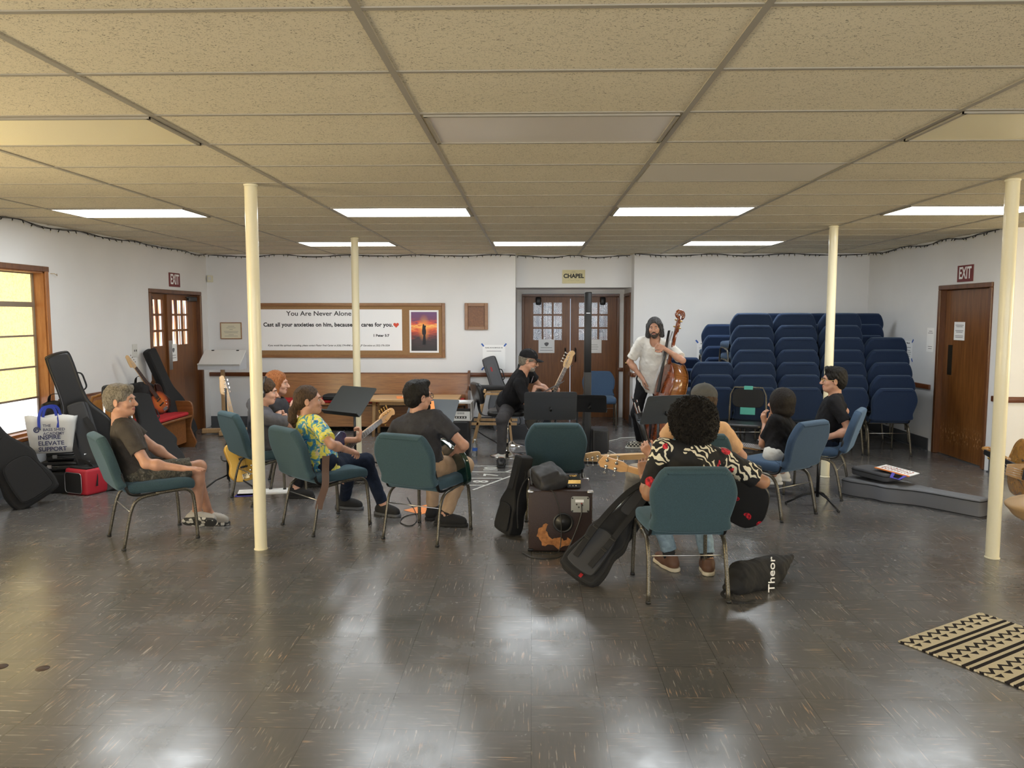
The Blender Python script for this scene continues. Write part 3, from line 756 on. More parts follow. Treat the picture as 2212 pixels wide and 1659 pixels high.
def frame3(f, u):
    u = v3(u).normalized(); f = v3(f); r = f.cross(u).normalized(); f = u.cross(r).normalized()
    return r, f, u
def R3(r, f, u): return np.array([[r.x, f.x, u.x], [r.y, f.y, u.y], [r.z, f.z, u.z]])
mat('sole_white', (.62, .62, .60), .6)
def hand(S, w_, d, n_, side, s=1.0, curl=.35, spread=.10, thumb=.6):
    """wrist w_, finger direction d, palm normal n_ (out of the palm), side +1 thumb towards +t"""
    d = v3(d).normalized(); n_ = v3(n_); n_ = (n_-d*n_.dot(d)).normalized(); t = d.cross(n_)*side
    W = v3(w_)
    for k, (off, L, ln) in enumerate(((.027, .083, .078), (.009, .086, .085), (-.010, .082, .079), (-.028, .075, .062))):
        kn = W+d*L*s+t*off*s*1.12; S.cone(W+t*off*.6*s+d*.01, kn, .0145*s, .0125*s, .014)
        dd = (d+t*(off/.03)*spread).normalized(); p = kn; a = 0; r = .0098*s if k < 3 else .0085*s
        for q, fr in enumerate((.48, .29, .23)):
            a += curl*(.8, 1.1, .7)[q]; e = dd*math.cos(a)+n_*math.sin(a); p2 = p+e*ln*fr*s
            S.cone(p, p2, r*(1-.08*q), r*(1-.08*(q+1)), .004); p = p2
    b0 = W+t*.024*s+d*.022*s+n_*.008; b1 = b0+(d*.55+t*.75+n_*.35*thumb).normalized()*.042*s; b2 = b1+(d*.85+t*.25+n_*.5*thumb).normalized()*.034*s; b3 = b2+(d*.95+n_*.5*thumb).normalized()*.026*s
    S.cone(b0, b1, .016*s, .0125*s, .012); S.cone(b1, b2, .0115*s, .0105*s, .006); S.cone(b2, b3, .0105*s, .0085*s, .004)

def person(label, pelvis, heading, lean, head, hands, feet, st, side=0, twist=0, s=.93, vox=.006, stand=False, elbows=None, knees=None):
    """pelvis: centre of the hips; head=(point or None, yaw, pitch, roll) ; hands/feet: {'R':(target, dir, normal), 'L':...}"""
    f0 = hdir(heading); r0 = Vector((f0.y, -f0.x, 0)); up = Vector((0, 0, 1)); Pv = v3(pelvis)
    hy = hdir(head[1]); hp = math.radians(head[2]); hu = up*math.cos(hp)+hy*math.sin(hp); hu = (hu+hy.cross(up)*math.sin(math.radians(head[3]))).normalized()
    hr, hf, hu = frame3(hy, hu); hs = st.get('hs', 1.0); H = v3(head[0]); Nd = H-hu*st.get('nl', .150)-hf*.035
    u = (Nd-Pv).normalized(); zs = (Nd-Pv).length/.485
    r, f, u = frame3(f0, u); tw = math.radians(twist); rs = r*math.cos(tw)+f*math.sin(tw); fs = -r*math.sin(tw)+f*math.cos(tw)
    g = st.get('girth', 1.0); fem = st.get('fem', 0)
    TL = lambda x, y, z: Pv+r*x*s+f*y*s+u*z*(zs if z > 0 else s)
    TS = lambda x, y, z: Pv+rs*x*s+fs*y*s+u*z*(zs if z > 0 else s)
    slump = st.get('slump', 0); neck = TS(0, .0, .485)
    HL = lambda x, y, z: H+(hr*x+hf*y+hu*z)*hs
    HR = R3(hr, hf, hu); TR = R3(r, f, u); TSR = R3(rs, fs, u)
    sw = (.178-.02*fem)*st.get('sw', 1)
    sh = {'R': TS(sw, .005+slump*.8, .435), 'L': TS(-sw, .005+slump*.8, .435)}
    arm = {}; ua, fa = .305*s, .27*s
    for k, sg in (('R', 1), ('L', -1)):
        tgt, hd, hn = hands[k][:3]; pole = (elbows or {}).get(k, -up*.8+r*sg*.6-f*.3)
        e, wv = ik(sh[k], tgt, ua, fa, pole); arm[k] = (sh[k], e, wv)
    hip = {'R': TL(.092, .01, -.01), 'L': TL(-.092, .01, -.01)}; leg = {}; th, shn = .455*s, .43*s; cov = .78 if st.get('trousers') and st.get('tleg', 1) >= 1 else 1
    for k, sg in (('R', 1), ('L', -1)):
        ft, fd = feet[k][:2]; ft = v3(ft); ank = ft+up*.085
        if len(feet[k]) > 2: ank = ft+v3(feet[k][2])
        pole = (knees or {}).get(k, f0*.9+up*.6+r0*sg*.15); e, a_ = ik(hip[k], ank, th, shn, pole); leg[k] = (hip[k], e, a_, v3(fd).normalized())
    allp = [Pv, H+hu*.15, H-hf*.15, neck]+[p for a in arm.values() for p in a]+[p for l in leg.values() for p in l[:3]]
    lo = [min(p[i] for p in allp)-.13 for i in range(3)]; hi = [max(p[i] for p in allp)+.13 for i in range(3)]; lo[2] = max(lo[2], -.01)
    root = Vector((Pv.x, Pv.y, 0)); t = thing('person', label, 'person', root)
    # ---- skin
    B = SDF(lo, hi, vox)
    B.ell(HL(0, -.018, .030), (.076*hs, .094*hs, .083*hs), HR, .02)
    B.ell(HL(0, .022, -.025), (.060*hs, .066*hs, .086*hs), HR, .03)
    B.ell(HL(0, .045, -.078), (.036*hs, .036*hs, .030*hs), HR, .025)
    B.cone(HL(-.045, .01, -.055), HL(-.012, .06, -.085), .022*hs, .02*hs, .02); B.cone(HL(.045, .01, -.055), HL(.012, .06, -.085), .022*hs, .02*hs, .02)
    B.cone(HL(-.032, .074, .020), HL(.032, .074, .020), .014*hs, .014*hs, .014)
    for sg in (-1, 1):
        B.ell(HL(sg*.030, .093, .000), (.017*hs, .012*hs, .011*hs), HR, .010, 's')
        B.ell(HL(sg*.036, .060, -.028), (.024*hs, .022*hs, .020*hs), HR, .02)
        er = HR @ np.array(Matrix.Rotation(sg*-.35, 3, 'Z'))
        B.ell(HL(sg*.077, -.008, -.008), (.008*hs, .021*hs, .032*hs), er, .006); B.ell(HL(sg*.086, -.002, -.006), (.006*hs, .010*hs, .017*hs), er, .004, 's')
    B.cone(HL(0, .084, .012), HL(0, .109, -.030), .0085*hs, .0125*hs, .010)
    B.ell(HL(-.012, .100, -.034), (.009*hs, .010*hs, .008*hs), HR, .006); B.ell(HL(.012, .100, -.034), (.009*hs, .010*hs, .008*hs), HR, .006)
    B.ell(HL(0, .082, -.056), (.024*hs, .014*hs, .006*hs), HR, .006); B.ell(HL(0, .080, -.066), (.021*hs, .014*hs, .007*hs), HR, .006)
    B.ell(HL(0, .092, -.061), (.022*hs, .006*hs, .002*hs), HR, .003, 's')
    nr = .056*s*(1-.14*fem)*st.get('neck', 1)
    B.cone(neck-u*.04, HL(0, -.022, -.065), nr*1.12, nr*.98, .03)
    B.cone(TS(-.09, .0+slump, .43), TS(.09, .0+slump, .43), .036*s, .036*s, .03)
    B.ell(TS(0, .01+slump*.5, .31), (.13*s, .075*s, .13*s), TSR, .05); B.ell(TL(0, 0, .12), (.11*s, .075*s, .14*s), TR, .05); B.ell(TL(0, -.0, 0), (.13*s, .08*s, .08*s), TR, .04)
    ab = st.get('arm', 1.0)
    for k, sg in (('R', 1), ('L', -1)):
        a, e, w_ = arm[k]
        B.ell(a, (.042*s*ab,)*3, None, .02); m_ = a+(e-a)*.45
        B.cone(a, e, .046*s*ab, .036*s*ab, .03); B.ell(m_, (.043*s*ab,)*3, None, .03)
        B.cone(e, w_, .037*s*ab, .0245*s, .02); m2 = e+(w_-e)*.28; B.ell(m2, (.042*s*ab,)*3, None, .03)
        hd, hn = hands[k][1:3]; kw = hands[k][3] if len(hands[k]) > 3 else {}
        if hd is not None: hand(B, w_, hd, hn, sg*kw.pop('flip', 1) if 'flip' in kw else sg, s*1.0, **kw)
        hi_, kn, an, fd = leg[k]
        cs = s*cov; B.cone(hi_, kn, .070*cs, .052*cs, .02); B.ell(kn, (.055*cs,)*3, None, .02); B.cone(kn, an, .050*cs, .036*s, .02)
        cf = kn+(an-kn)*.28-(f0*.02 if not stand else f0*.012); B.ell(cf, (.052*cs,)*3, None, .04)
        B.cone(an, an-up*.05+fd*.12, .034*s, .025*s, .02)
    paint = [(1, HL(0, .086, -.061), (.024*hs, .030, .0095*hs), HR)]
    B.mesh('body', [st['skin'], 'lip'], t, root, paint)
    # ---- eyes, brows
    e_ = MB(); bw = MB()
    for sg in (-1, 1):
        e_.use('eyewhite').ball(HL(sg*.030, .0740, -.001), .0108*hs, 12); e_.use('iris').ball(HL(sg*.030, .0793, -.001), .0066*hs, 10)
        bw.use(st['hairmat']).tube([HL(sg*.013, .092, .017), HL(sg*.030, .091, .023), HL(sg*.047, .078, .018)], [.003, .0042, .002], 6)
    e_.build('eyes', None, t, Matrix.Translation(-root)); bw.build('eyebrows', None, t, Matrix.Translation(-root))
    # ---- top
    top = st.get('top')
    def torso(S, o, hem, k=.04):
        S.ell(TL(0, .0, hem+.08), ((.166*g+o)*s, (.120*g+o)*s, .12*s), TR, k); S.ell(TL(0, .012*g, .18), ((.150*g+o)*s, (.108*g+o+.02*(g-1))*s, .17*s), TR, k)
        S.ell(TS(0, .004+slump*.5, .33), ((.160-.012*fem+o)*s, (.103+o+.012*fem)*s, .16*s), TSR, k)
        S.cone(TS(-sw*.85, .0+slump*.8, .425), TS(sw*.85, .0+slump*.8, .425), (.050+o)*s, (.050+o)*s, k)
        for sg in (-1, 1): S.cone(TS(sg*.03, -.012+slump, .485), TS(sg*sw*.8, -.004+slump*.8, .445), (.036+o)*s, (.036+o)*s, .03)
    if top:
        pts = [TL(0, 0, -.15), TS(0, 0, .56), arm['R'][1], arm['L'][1], sh['R'], sh['L'], TL(0, .2, 0), TL(0, -.2, 0), TL(.2, 0, 0), TL(-.2, 0, 0)]
        T_ = SDF([min(p[i] for p in pts)-.09 for i in range(3)], [max(p[i] for p in pts)+.09 for i in range(3)], vox*1.15)
        torso(T_, .012, -.06 if not stand else -.10)
        sl = st.get('sleeve', .62)
        for k in 'RL':
            a, e, w_ = arm[k]
            if sl <= 1: T_.cone(a, a+(e-a)*sl, .062*s*ab, (.060 if sl > .3 else .055)*s*ab*st.get('loose', 1), .03, cap=True)
            else: T_.cone(a, e, .06*s, .05*s, .03); T_.cone(e, w_, .05*s, .034*s, .03, cap=True)
        if stand or st.get('hemflare'): T_.cone(TL(0, 0, .05), TL(0, .0, -.13), .14*s*g, .15*s*g, .05, cap=True)
        T_.wrinkle(st.get('wr', .0035), 34, st.get('seed', 1)); T_.wrinkle(.0025, 70, 3)
        nk = st.get('nk', .062); vneck = st.get('vneck', 0)
        T_.cone(neck-u*.02+fs*(.012+vneck*.3), neck+(H-neck)*.8, nk*s, nk*s*1.1, .008, 's'); T_.cone(neck+fs*.03-u*(.02+vneck), neck+fs*.12+u*.06, .036*s, .07*s, .01, 's')
        sh_o = T_.mesh('shirt', st['topmats'] if 'topmats' in st else top, t, root, st.get('toppaint', lambda **k: None)(TS=TS, TR=TSR, s=s) if 'toppaint' in st else None)
    # ---- trousers
    if 'trousers' in st:
        L_ = st.get('tleg', 1.0)      # 1 = ankle, below 1 = shorts: fraction of thigh
        pts = [TL(x, y, z) for x in (-.2, .2) for y in (-.17, .17) for z in (-.16, .16)]+[q for l in leg.values() for q in l[:3]]
        T_ = SDF([min(p[i] for p in pts)-.08 for i in range(3)], [max(p[i] for p in pts)+.08 for i in range(3)], vox*1.15)
        T_.ell(TL(0, 0, .02), (.140*g*s, .100*g*s, .10*s), TR, .04); T_.ell(TL(0, -.015, -.03), (.165*s*g, .115*s*g, .085*s), TR, .05)
        lw = st.get('lw', 1.0)
        for k in 'RL':
            h_, kn, an, fd = leg[k]
            if L_ >= 1:
                T_.cone(h_, kn, .088*s*lw, .066*s*lw, .05); T_.ell(kn, (.066*s*lw,)*3, None, .02); T_.cone(kn, an+(kn-an)*st.get('cuff', .06), .064*s*lw, .050*s*lw, .03, cap=True)
            else: T_.cone(h_, h_+(kn-h_)*L_, .092*s*lw, .078*s*lw, .05, cap=True)
        T_.wrinkle(.004, 30, 5); T_.wrinkle(.002, 75, 2)
        T_.mesh('trousers' if L_ >= 1 else 'shorts', st['trousers'], t, root)
    # ---- shoes
    for k, sg in (('R', 1), ('L', -1)):
        h_, kn, an, fd = leg[k]; tilt = feet[k][3] if len(feet[k]) > 3 else None
        fu = v3(tilt).normalized() if tilt is not None else up; rr, ff, fu = frame3(fd, fu); FR = R3(rr, ff, fu)
        base = an-fu*.085; o = lambda x, y, z: base+rr*x*s+ff*y*s+fu*z
        if 'sock' in st: MB().use(st['sock']).tube([an-fu*.02-root, an+(kn-an)*.16-root], .043*s, 14).build('sock', None, t)
        S = SDF([base[i]-.27 for i in range(3)], [base[i]+.27 for i in range(3)], .006)
        S.cone(o(0, -.045, .045), o(0, .03, .045), .040*s, .042*s, .02); S.cone(o(0, .03, .045), o(0, .145, .038), .045*s, .036*s, .03); S.cone(o(0, -.03, .05), o(0, -.02, .10), .042*s, .041*s, .02, cap=True)
        S.ell(o(0, .06, .055), (.042*s, .09*s, .035), FR, .03)
        S.plane(o(0, 0, .022), -fu)
        sho = S.mesh('shoe', st.get('shoe', 'blackcloth'), t, root)
        S = SDF([base[i]-.27 for i in range(3)], [base[i]+.27 for i in range(3)], .005)
        S.cone(o(0, -.055, .012), o(0, .03, .012), .043*s, .043*s, .02); S.cone(o(0, .03, .012), o(0, .15, .012), .048*s, .042*s, .03)
        S.plane(o(0, 0, .026), fu); S.plane(o(0, 0, .001), -fu)
        S.mesh('sole', st.get('sole', 'blackcloth'), sho, root)
        if 'laces' in st:
            b = MB().use(st['laces'])
            for q in range(5): b.tube([o(-.022, .04+.018*q, .083-.006*q)-root, o(.022, .05+.018*q, .083-.006*q)-root], .003, 5)
            b.build('laces', None, sho)
    # ---- hair
    hk = st.get('hair'); hm = st['hairmat']
    if hk:
        lo = [H[i]-.36 for i in range(3)]; hi2 = [H[i]+.30 for i in range(3)]
        if hk == 'ponytail': lo[2] -= .05
        S = SDF(lo, hi2, .0045 if hk != 'afro' else .0038); E_ = lambda c, r_, k=.02, op='u': S.ell(HL(*c), tuple(x*hs for x in r_), HR, k, op)
        if hk == 'afro':
            E_((0, -.03, .040), (.150, .150, .132)); E_((0, -.05, -.03), (.138, .125, .115), .04)
            S.wrinkle(.007, 70, 1); S.wrinkle(.008, 190, 4); S.wrinkle(.009, 330, 7)
            E_((0, .10, -.05), (.066, .08, .085), .02, 's'); E_((0, .0, -.14), (.07, .10, .06), .02, 's')
        else:
            big = st.get('hv', .012)
            E_((0, -.022, .036), (.077+big, .094+big, .083+big*1.1))
            if hk in ('short', 'quiff', 'wave'):
                E_((0, -.06, -.02), (.066+big*.4, .055+big*.4, .065), .03)
                if hk == 'quiff': S.cone(HL(-.03, .06, .105), HL(.035, .055, .108), .026*hs, .024*hs, .03); E_((0, -.02, .09), (.075, .08, .04), .03)
                if hk == 'wave': S.cone(HL(-.035, .055, .092), HL(.03, .06, .100), .024*hs, .022*hs, .03); S.cone(HL(.01, .07, .09), HL(.05, .03, .085), .016*hs, .016*hs, .03)
            if hk == 'bob': E_((0, -.018, -.02), (.098, .100, .110), .04); E_((0, -.035, -.075), (.088, .078, .05), .04)
            if hk == 'long': 
                for sg in (-1, 1): S.cone(HL(sg*.075, .0, .02), HL(sg*.085, .0, -.095), .030*hs, .032*hs, .03)
                E_((0, -.07, -.05), (.085, .045, .11), .03)
            if hk == 'ponytail':
                E_((0, -.06, -.01), (.072, .06, .06), .03); S.cone(HL(0, -.115, -.035), HL(.0, -.13, -.06), .026*hs, .024*hs, .02)
                S.cone(HL(.0, -.135, -.07), HL(-.0, -.145, -.14), .034*hs, .034*hs, .02); S.cone(HL(0, -.145, -.14), HL(0, -.135, -.20), .032*hs, .012*hs, .02)
            if hk == 'girl':
                for sg in (-1, 1): S.cone(HL(sg*.07, .02, .04), HL(sg*.08, .0, -.12), .024*hs, .026*hs, .03)
                E_((0, -.07, -.06), (.085, .05, .13), .03)
            S.wrinkle(.004 if hk != 'bob' else .001, 60, 2); S.wrinkle(.0025 if hk != 'bob' else .0008, 150, 5)
            fr = st.get('line', .0)    # hairline: higher = receding
            E_((0, .118+(.022 if hk == 'bob' else 0), -.035+fr), (.070-(.012 if hk == 'bob' else 0), .080, .098), .010, 's')
            if hk in ('short', 'quiff', 'wave', 'ponytail'):
                for sg in (-1, 1): E_((sg*.085, .035, -.055), (.03, .045, .06), .01, 's'); E_((sg*.088, -.005, -.012), (.016, .025, .034), .005, 's')
                if hk != 'ponytail': E_((0, .02, -.14), (.09, .10, .07), .01, 's')
            elif hk in ('girl', 'long'): E_((0, .05, -.10), (.058, .08, .09), .02, 's')
        if 'cap' in st: S.plane(HL(0, 0, .03), hu)
        S.mesh('hair', hm, t, root)
    if 'beard' in st:
        S = SDF([H[i]-.16 for i in range(3)], [H[i]+.16 for i in range(3)], .004); E_ = lambda c, r_, k=.02, op='u': S.ell(HL(*c), r_, HR, k, op)
        bl = st.get('beardlen', 1)
        E_((0, .052, -.088), (.040, .040, .034+.012*(bl-1)), .02)
        for sg in (-1, 1): S.cone(HL(sg*(.060 if st['beard'] == 'beard_dark' else .050), .015 if st['beard'] == 'beard_dark' else .035, -.035 if st['beard'] == 'beard_dark' else -.06), HL(sg*.03, .058, -.080), .014*(1 if st['beard'] == 'beard_dark' else .6), .020*(1 if st['beard'] == 'beard_dark' else .9), .015); S.cone(HL(sg*.004, .097, -.046), HL(sg*.028, .084, -.062), .0065, .006, .008)
        E_((0, .098, -.062), (.017, .014, .0055), .004, 's'); S.wrinkle(.0025, 120, 3)
        S.mesh('beard', st['beard'], t, root)
    if 'glasses' in st:
        b = MB().use(st['glasses'])
        for sg in (-1, 1):
            c = [HL(sg*.032+.024*math.cos(a)*(1.0), .100-.004*abs(math.cos(a)), -.001+.018*math.sin(a)) for a in [2*PI*i/16 for i in range(16)]]
            b.tube(c, .0022, 6, closed=True); b.tube([HL(sg*.056, .096, .006), HL(sg*.078, .06, .006), HL(sg*.082, -.005, .004), HL(sg*.080, -.02, -.012)], .0022, 6)
        b.tube([HL(-.008, .101, .004), HL(.008, .101, .004)], .0022, 6); b.build('glasses', None, t, Matrix.Translation(-root))
    if 'cap' in st:
        S = SDF([H[i]-.25 for i in range(3)], [H[i]+.25 for i in range(3)], .004)
        S.ell(HL(0, -.018, .045), (.091*hs, .110*hs, .092*hs), HR, .01); S.plane(HL(0, .0, .034), -hu+hf*.12)
        S.ell(HL(0, -.018, .040), (.083*hs, .101*hs, .082*hs), HR, .004, 's'); S.wrinkle(.002, 40, 3)
        cp = S.mesh('cap', st['cap'], t, root); br = -1 if st.get('capback') else 1
        vs = []; fs_ = []
        for i in range(9):
            a = (i/8-.5)*2
            for j in range(4):
                q = j/3; vs.append(HL(a*.074*(1-.20*q*q), .060*br*math.sqrt(max(0, 1-(a*.7)**2))+br*(.028+.085*q*(1-.35*a*a)), .043-.012*q-.020*a*a*(q*.6+.4))-root)
        for i in range(8):
            for j in range(3): fs_.append((i*4+j, i*4+j+1, i*4+5+j, i*4+4+j))
        MB().use(st['cap']).raw(vs, fs_, True).raw([p+Vector((0, 0, .004)) for p in vs], fs_, True).build('cap_brim', None, cp)
        MB().use(st['cap']).ball(HL(0, -.02, .137)-root, .007, 8).build('cap_button', None, cp)
        if st.get('piping'):
            pb = MB().use('greyink')
            for sg in (-1, 1): pb.tube([HL(sg*.03, .086, .05)-root, HL(sg*.045, .062, .085)-root, HL(sg*.045, .02, .121)-root, HL(sg*.03, -.03, .131)-root], .002, 5)
            pb.build('piping', None, cp)
    return dict(t=t, root=root, H=H, HL=HL, TL=TL, TS=TS, arm=arm, leg=leg, f=f, r=r, u=u, fs=fs, rs=rs, s=s, hf=hf, hr=hr, hu=hu)
UP = Vector((0, 0, 1)); Z0 = Vector((0, 0, -1))
def sit(c, h, back=.07, z=.535, dx=0):
    f = hdir(h); return Vector((c.x, c.y, z))-f*back+Vector((f.y, -f.x, 0))*dx
def checker():
    n = N('checkered_canvas'); c = n.add('ShaderNodeTexChecker'); c.inputs['Scale'].default_value = 44; c.inputs[1].default_value = (.015, .015, .015, 1); c.inputs[2].default_value = (.62, .60, .52, 1); n.link(n.obj(), c.inputs[0]); return n.out(c.outputs[0], .8)
def tread():
    n = N('treaded_sole'); v = n.vor(n.obj((1, 1, 1)), 26); c = n.ramp(v.outputs['Distance'], [(0, (.55, .54, .50)), (.42, (.03, .03, .03))], 'CONSTANT'); return n.out(c, .7)
# 1 grey-haired man
f = hdir(38)
P1 = person('person, grey-haired man in a brown tee and camouflage shorts, seated in profile with crossed ankles', sit(c1, h1, .09), 32, -14,
    (at(262, 866, 5.62), 3, -2, 0),
    {'R': (at(396, 1012, 5.55), (1, .25, -.05), (0, 0, -1), dict(curl=.15)), 'L': (at(402, 1012, 5.95), (1, -.15, -.05), (0, 0, -1), dict(curl=.15))},
    {'R': (fl(425, 1152)+Vector((.0, 0, .035)), (.97, .0, .0), (-.02, .06, .10), (.0, .80, .60)), 'L': (fl(452, 1132), (.95, -.1, 0))},
    dict(skin='skin_light', hairmat='hair_grey', hair='wave', top='tee_brown', trousers='camo', tleg=.84, shoe=mat('shoe_grey', (.40, .38, .35), .8), sole=tread(), laces=mat('sole_white', (.62, .62, .60), .6), sleeve=.66, slump=.03, girth=1.02, arm=1.05, lw=1.05), s=.93, vox=.0055,
    knees={'R': hdir(25)+UP*.8, 'L': hdir(20)+UP*.7}, elbows={'R': Z0*1.0+hdir(-60)*.35, 'L': Z0+hdir(120)*.3})
# 2 man with headphones, arms crossed
P2 = person('person, man in a grey tee with headphones and crossed arms, half behind the near-left pole', sit(c2, h2, .05), 40, 4,
    (at(574, 846, 6.95), 8, 6, 0),
    {'R': (at(628, 888, 7.12), (.3, .9, .25), (-1, 0, 0), dict(curl=.5)), 'L': (at(612, 900, 6.98), (.5, -.7, 0), (-1, 0, 0), dict(curl=.5))},
    {'R': (fl(640, 1075), (1, -.1, 0)), 'L': (fl(655, 1052), (1, .2, 0))},
    dict(skin='skin_pink', hairmat='hair_brown', hair='short', top='tee_grey', trousers='black_trousers', shoe='blackcloth', sleeve=.6, arm=1.12, girth=1.12, sw=1.06), s=.95, vox=.006,
    elbows={'R': hdir(-50)*1.0+Z0*.5, 'L': hdir(130)+Z0*.5})
# 3 red-haired woman
P3 = person('person, red-haired young woman behind the man with headphones, in profile', Vector((-2.50, 7.72, .535)), 20, 2,
    (at(600, 828, 7.66), 5, 2, 0),
    {'R': (Vector((-2.22, 7.62, .62)), (1, .1, -.1), (0, 0, -1), {}), 'L': (Vector((-2.22, 7.84, .62)), (1, 0, -.1), (0, 0, -1), {})},
    {'R': (Vector((-1.75, 7.75, 0)), (1, 0, 0)), 'L': (Vector((-1.8, 7.95, 0)), (1, 0, 0))},
    dict(skin='skin_pink', hairmat='hair_red', hair='girl', top='tee_dark', trousers='jeans', sleeve=.28, fem=1, arm=.82, sw=.95, nk=.075), s=.9, vox=.007)
chair('teal', 'teal banquet chair under the red-haired young woman', -2.40, 7.75, 20)
# 4 ponytail man with the blue bass
P4 = person('person, ponytailed man in a yellow and blue flowered shirt playing a blue bass', sit(c4, h4, .05, dx=.02), 36, 2,
    (at(668, 865, 6.12), 8, -4, 0),
    {'R': (at(757, 975, 6.02), (.3, .9, -.2), (-.5, 0, -1), dict(curl=.6)), 'L': (at(775, 950, 6.45), (.1, .6, .8), (-1, 0, .3), dict(curl=.9))},
    {'R': (fl(745, 1098), (.9, -.25, 0)), 'L': (fl(828, 1112), (.75, -.4, 0))},
    dict(skin='skin_light', hairmat='hair_brown', hair='ponytail', top='hawaii', trousers='jeans', shoe='blackcloth', sole='greycloth', sleeve=.78, loose=1.12, hv=.006, line=.012, arm=.95, girth=1.0, hemflare=1, wr=.005), s=.95, vox=.0055,
    elbows={'R': hdir(-75)+Z0*.2, 'L': hdir(120)+Z0})
# 5 dark-haired man with glasses, green bass
P5 = person('person, dark-haired man in glasses, charcoal tee and khaki trousers with a green bass', sit(c5, h5, .05), 66, 3,
    (at(905, 857, 5.98), 38, -3, 0),
    {'R': (at(975, 985, 6.05), (.2, .7, -.3), (-.6, 0, -.5), dict(curl=.6)), 'L': (at(882, 950, 6.45), (-.2, .5, .6), (.5, .3, 0), dict(curl=.9))},
    {'R': (fl(962, 1135), (.85, -.15, 0)), 'L': (fl(935, 1120), (.3, .9, 0))},
    dict(skin='skin_light', hairmat='hair_black', hair='quiff', top='tee_dark', trousers='khaki', shoe='blackcloth', sock='blackcloth', sleeve=.66, loose=1.06, glasses='blackplastic', beard='hair_black', arm=1.0, girth=1.02, sw=.98, neck=.95), s=1.0, vox=.0055,
    elbows={'R': hdir(-25)+Z0*.6, 'L': hdir(150)+Z0}, knees={'R': hdir(48)+UP*.9, 'L': hdir(80)+UP*.8})
# 6 instructor with a black cap
P6 = person('person, bearded instructor in black cap and tee leaning over a music stand', Vector((-.28, 9.25, .65)), -8, 26,
    (at(1143, 779, 9.0), -8, 14, 0),
    {'R': (at(1156, 836, 8.88), (1, .05, -.1), (0, 0, -1), dict(curl=.3)), 'L': (at(1203, 856, 9.22), (.3, .3, .9), (-1, 0, 0), dict(curl=.9))},
    {'R': (fl(1083, 1005), (.0, -1, 0)), 'L': (Vector((.22, 9.45, 0)), (1, -.2, 0))},
    dict(skin='skin_light', hairmat='hair_grey', hair='short', top='tee_black', trousers='grey_trousers', shoe='blackleather', sock='sole_white', sleeve=.7, cap='cap_black', piping=1, beard='beard_grey', glasses='blackplastic', arm=1.08, girth=1.14, sw=1.05, cuff=.12), s=1.02, vox=.0065,
    elbows={'R': hdir(-100)*.5+Z0*1.3, 'L': hdir(60)+Z0}, knees={'R': hdir(-95)+UP*.5, 'L': hdir(10)+UP})
# 7 standing upright-bass player
P7 = person('person, long-haired bearded man in a white shirt standing with an upright bass', Vector((1.50, 9.82, .90)), -108, 3,
    (at(1414, 708, 9.60), -106, 4, 3),
    {'R': (at(1388, 818, 9.70), (.25, .1, -1), (1, 0, 0), dict(curl=.4)), 'L': (at(1434, 752, 9.46), (-1, -.1, .25), (.1, -1, .1), dict(curl=1.0))},
    {'R': (fl(1382, 968), (-.95, -.15, 0)), 'L': (fl(1432, 966), (-.5, -.8, 0))},
    dict(skin='skin_light', hairmat='hair_dark', hair='long', top='shirt_white', trousers='black_trousers', shoe=checker(), sole='sole_white', sleeve=.8, beard='beard_dark', beardlen=1.6, arm=1.0, girth=1.06, vneck=.05, line=.02, hv=.014, loose=1.15, wr=.005), s=1.0, vox=.006, stand=True,
    elbows={'R': hdir(170)*.5+hdir(90)*.3, 'L': hdir(0)+Z0*.5}, knees={'R': hdir(-120), 'L': hdir(-100)})
# 8 person with an afro
P8 = person('person with a big black afro and patterned shirt, seen from behind, nearest the camera', sit(c8, h8, .04, dx=.03), 96, 14,
    (at(1494, 915, 4.83), 100, 8, 0),
    {'R': (at(1570, 1010, 5.02), (-.8, .5, -.3), (0, -.4, -1), dict(curl=.6)), 'L': (at(1390, 1028, 5.02), (.05, .2, 1), (.2, 1, -.1), dict(curl=.9))},
    {'R': (fl(1528, 1236), (.12, 1, 0)), 'L': (fl(1447, 1228), (-.35, .95, 0))},
    dict(skin='skin_brown', hairmat='afro', hair='afro', top='aloha', trousers='light_jeans', shoe=mat('shoe_brown', (.12, .055, .03), .6), sole=mat('sole_cream', (.62, .54, .40), .6), sock='blackcloth', sleeve=.80, loose=1.15, hemflare=1, girth=1.10, arm=1.1, lw=1.05, cuff=.10, wr=.005, sw=1.12), s=.98, vox=.0055,
    elbows={'R': hdir(-10)*1.2+Z0*.6, 'L': Z0*1.2+hdir(200)*.35})
# 9 person with a grey cap
P9 = person('person in a grey cap and tan tee, partly hidden behind the afro', sit(c9, h9, .04), 108, 6,
    (at(1516, 866, 5.92), 122, 6, 8),
    {'R': (at(1545, 985, 6.25), (-1, .3, 0), (0, 0, -1), {}), 'L': (at(1405, 985, 6.22), (-.5, .1, .8), (.3, 1, 0), dict(curl=.8))},
    {'R': (Vector((1.12, 6.62, 0)), (-.2, 1, 0)), 'L': (Vector((.80, 6.52, 0)), (-.6, .8, 0))},
    dict(skin='skin_light', hairmat='hair_brown', hair='short', top='tan_tee', trousers='pale_trousers', shoe='sole_white', sleeve=.7, cap='cap_grey', arm=1.02, sw=1.08), s=.98, vox=.0065,
    elbows={'R': hdir(20)+Z0, 'L': hdir(195)*.9+Z0*.9}, knees={'L': hdir(150)+UP*.6})
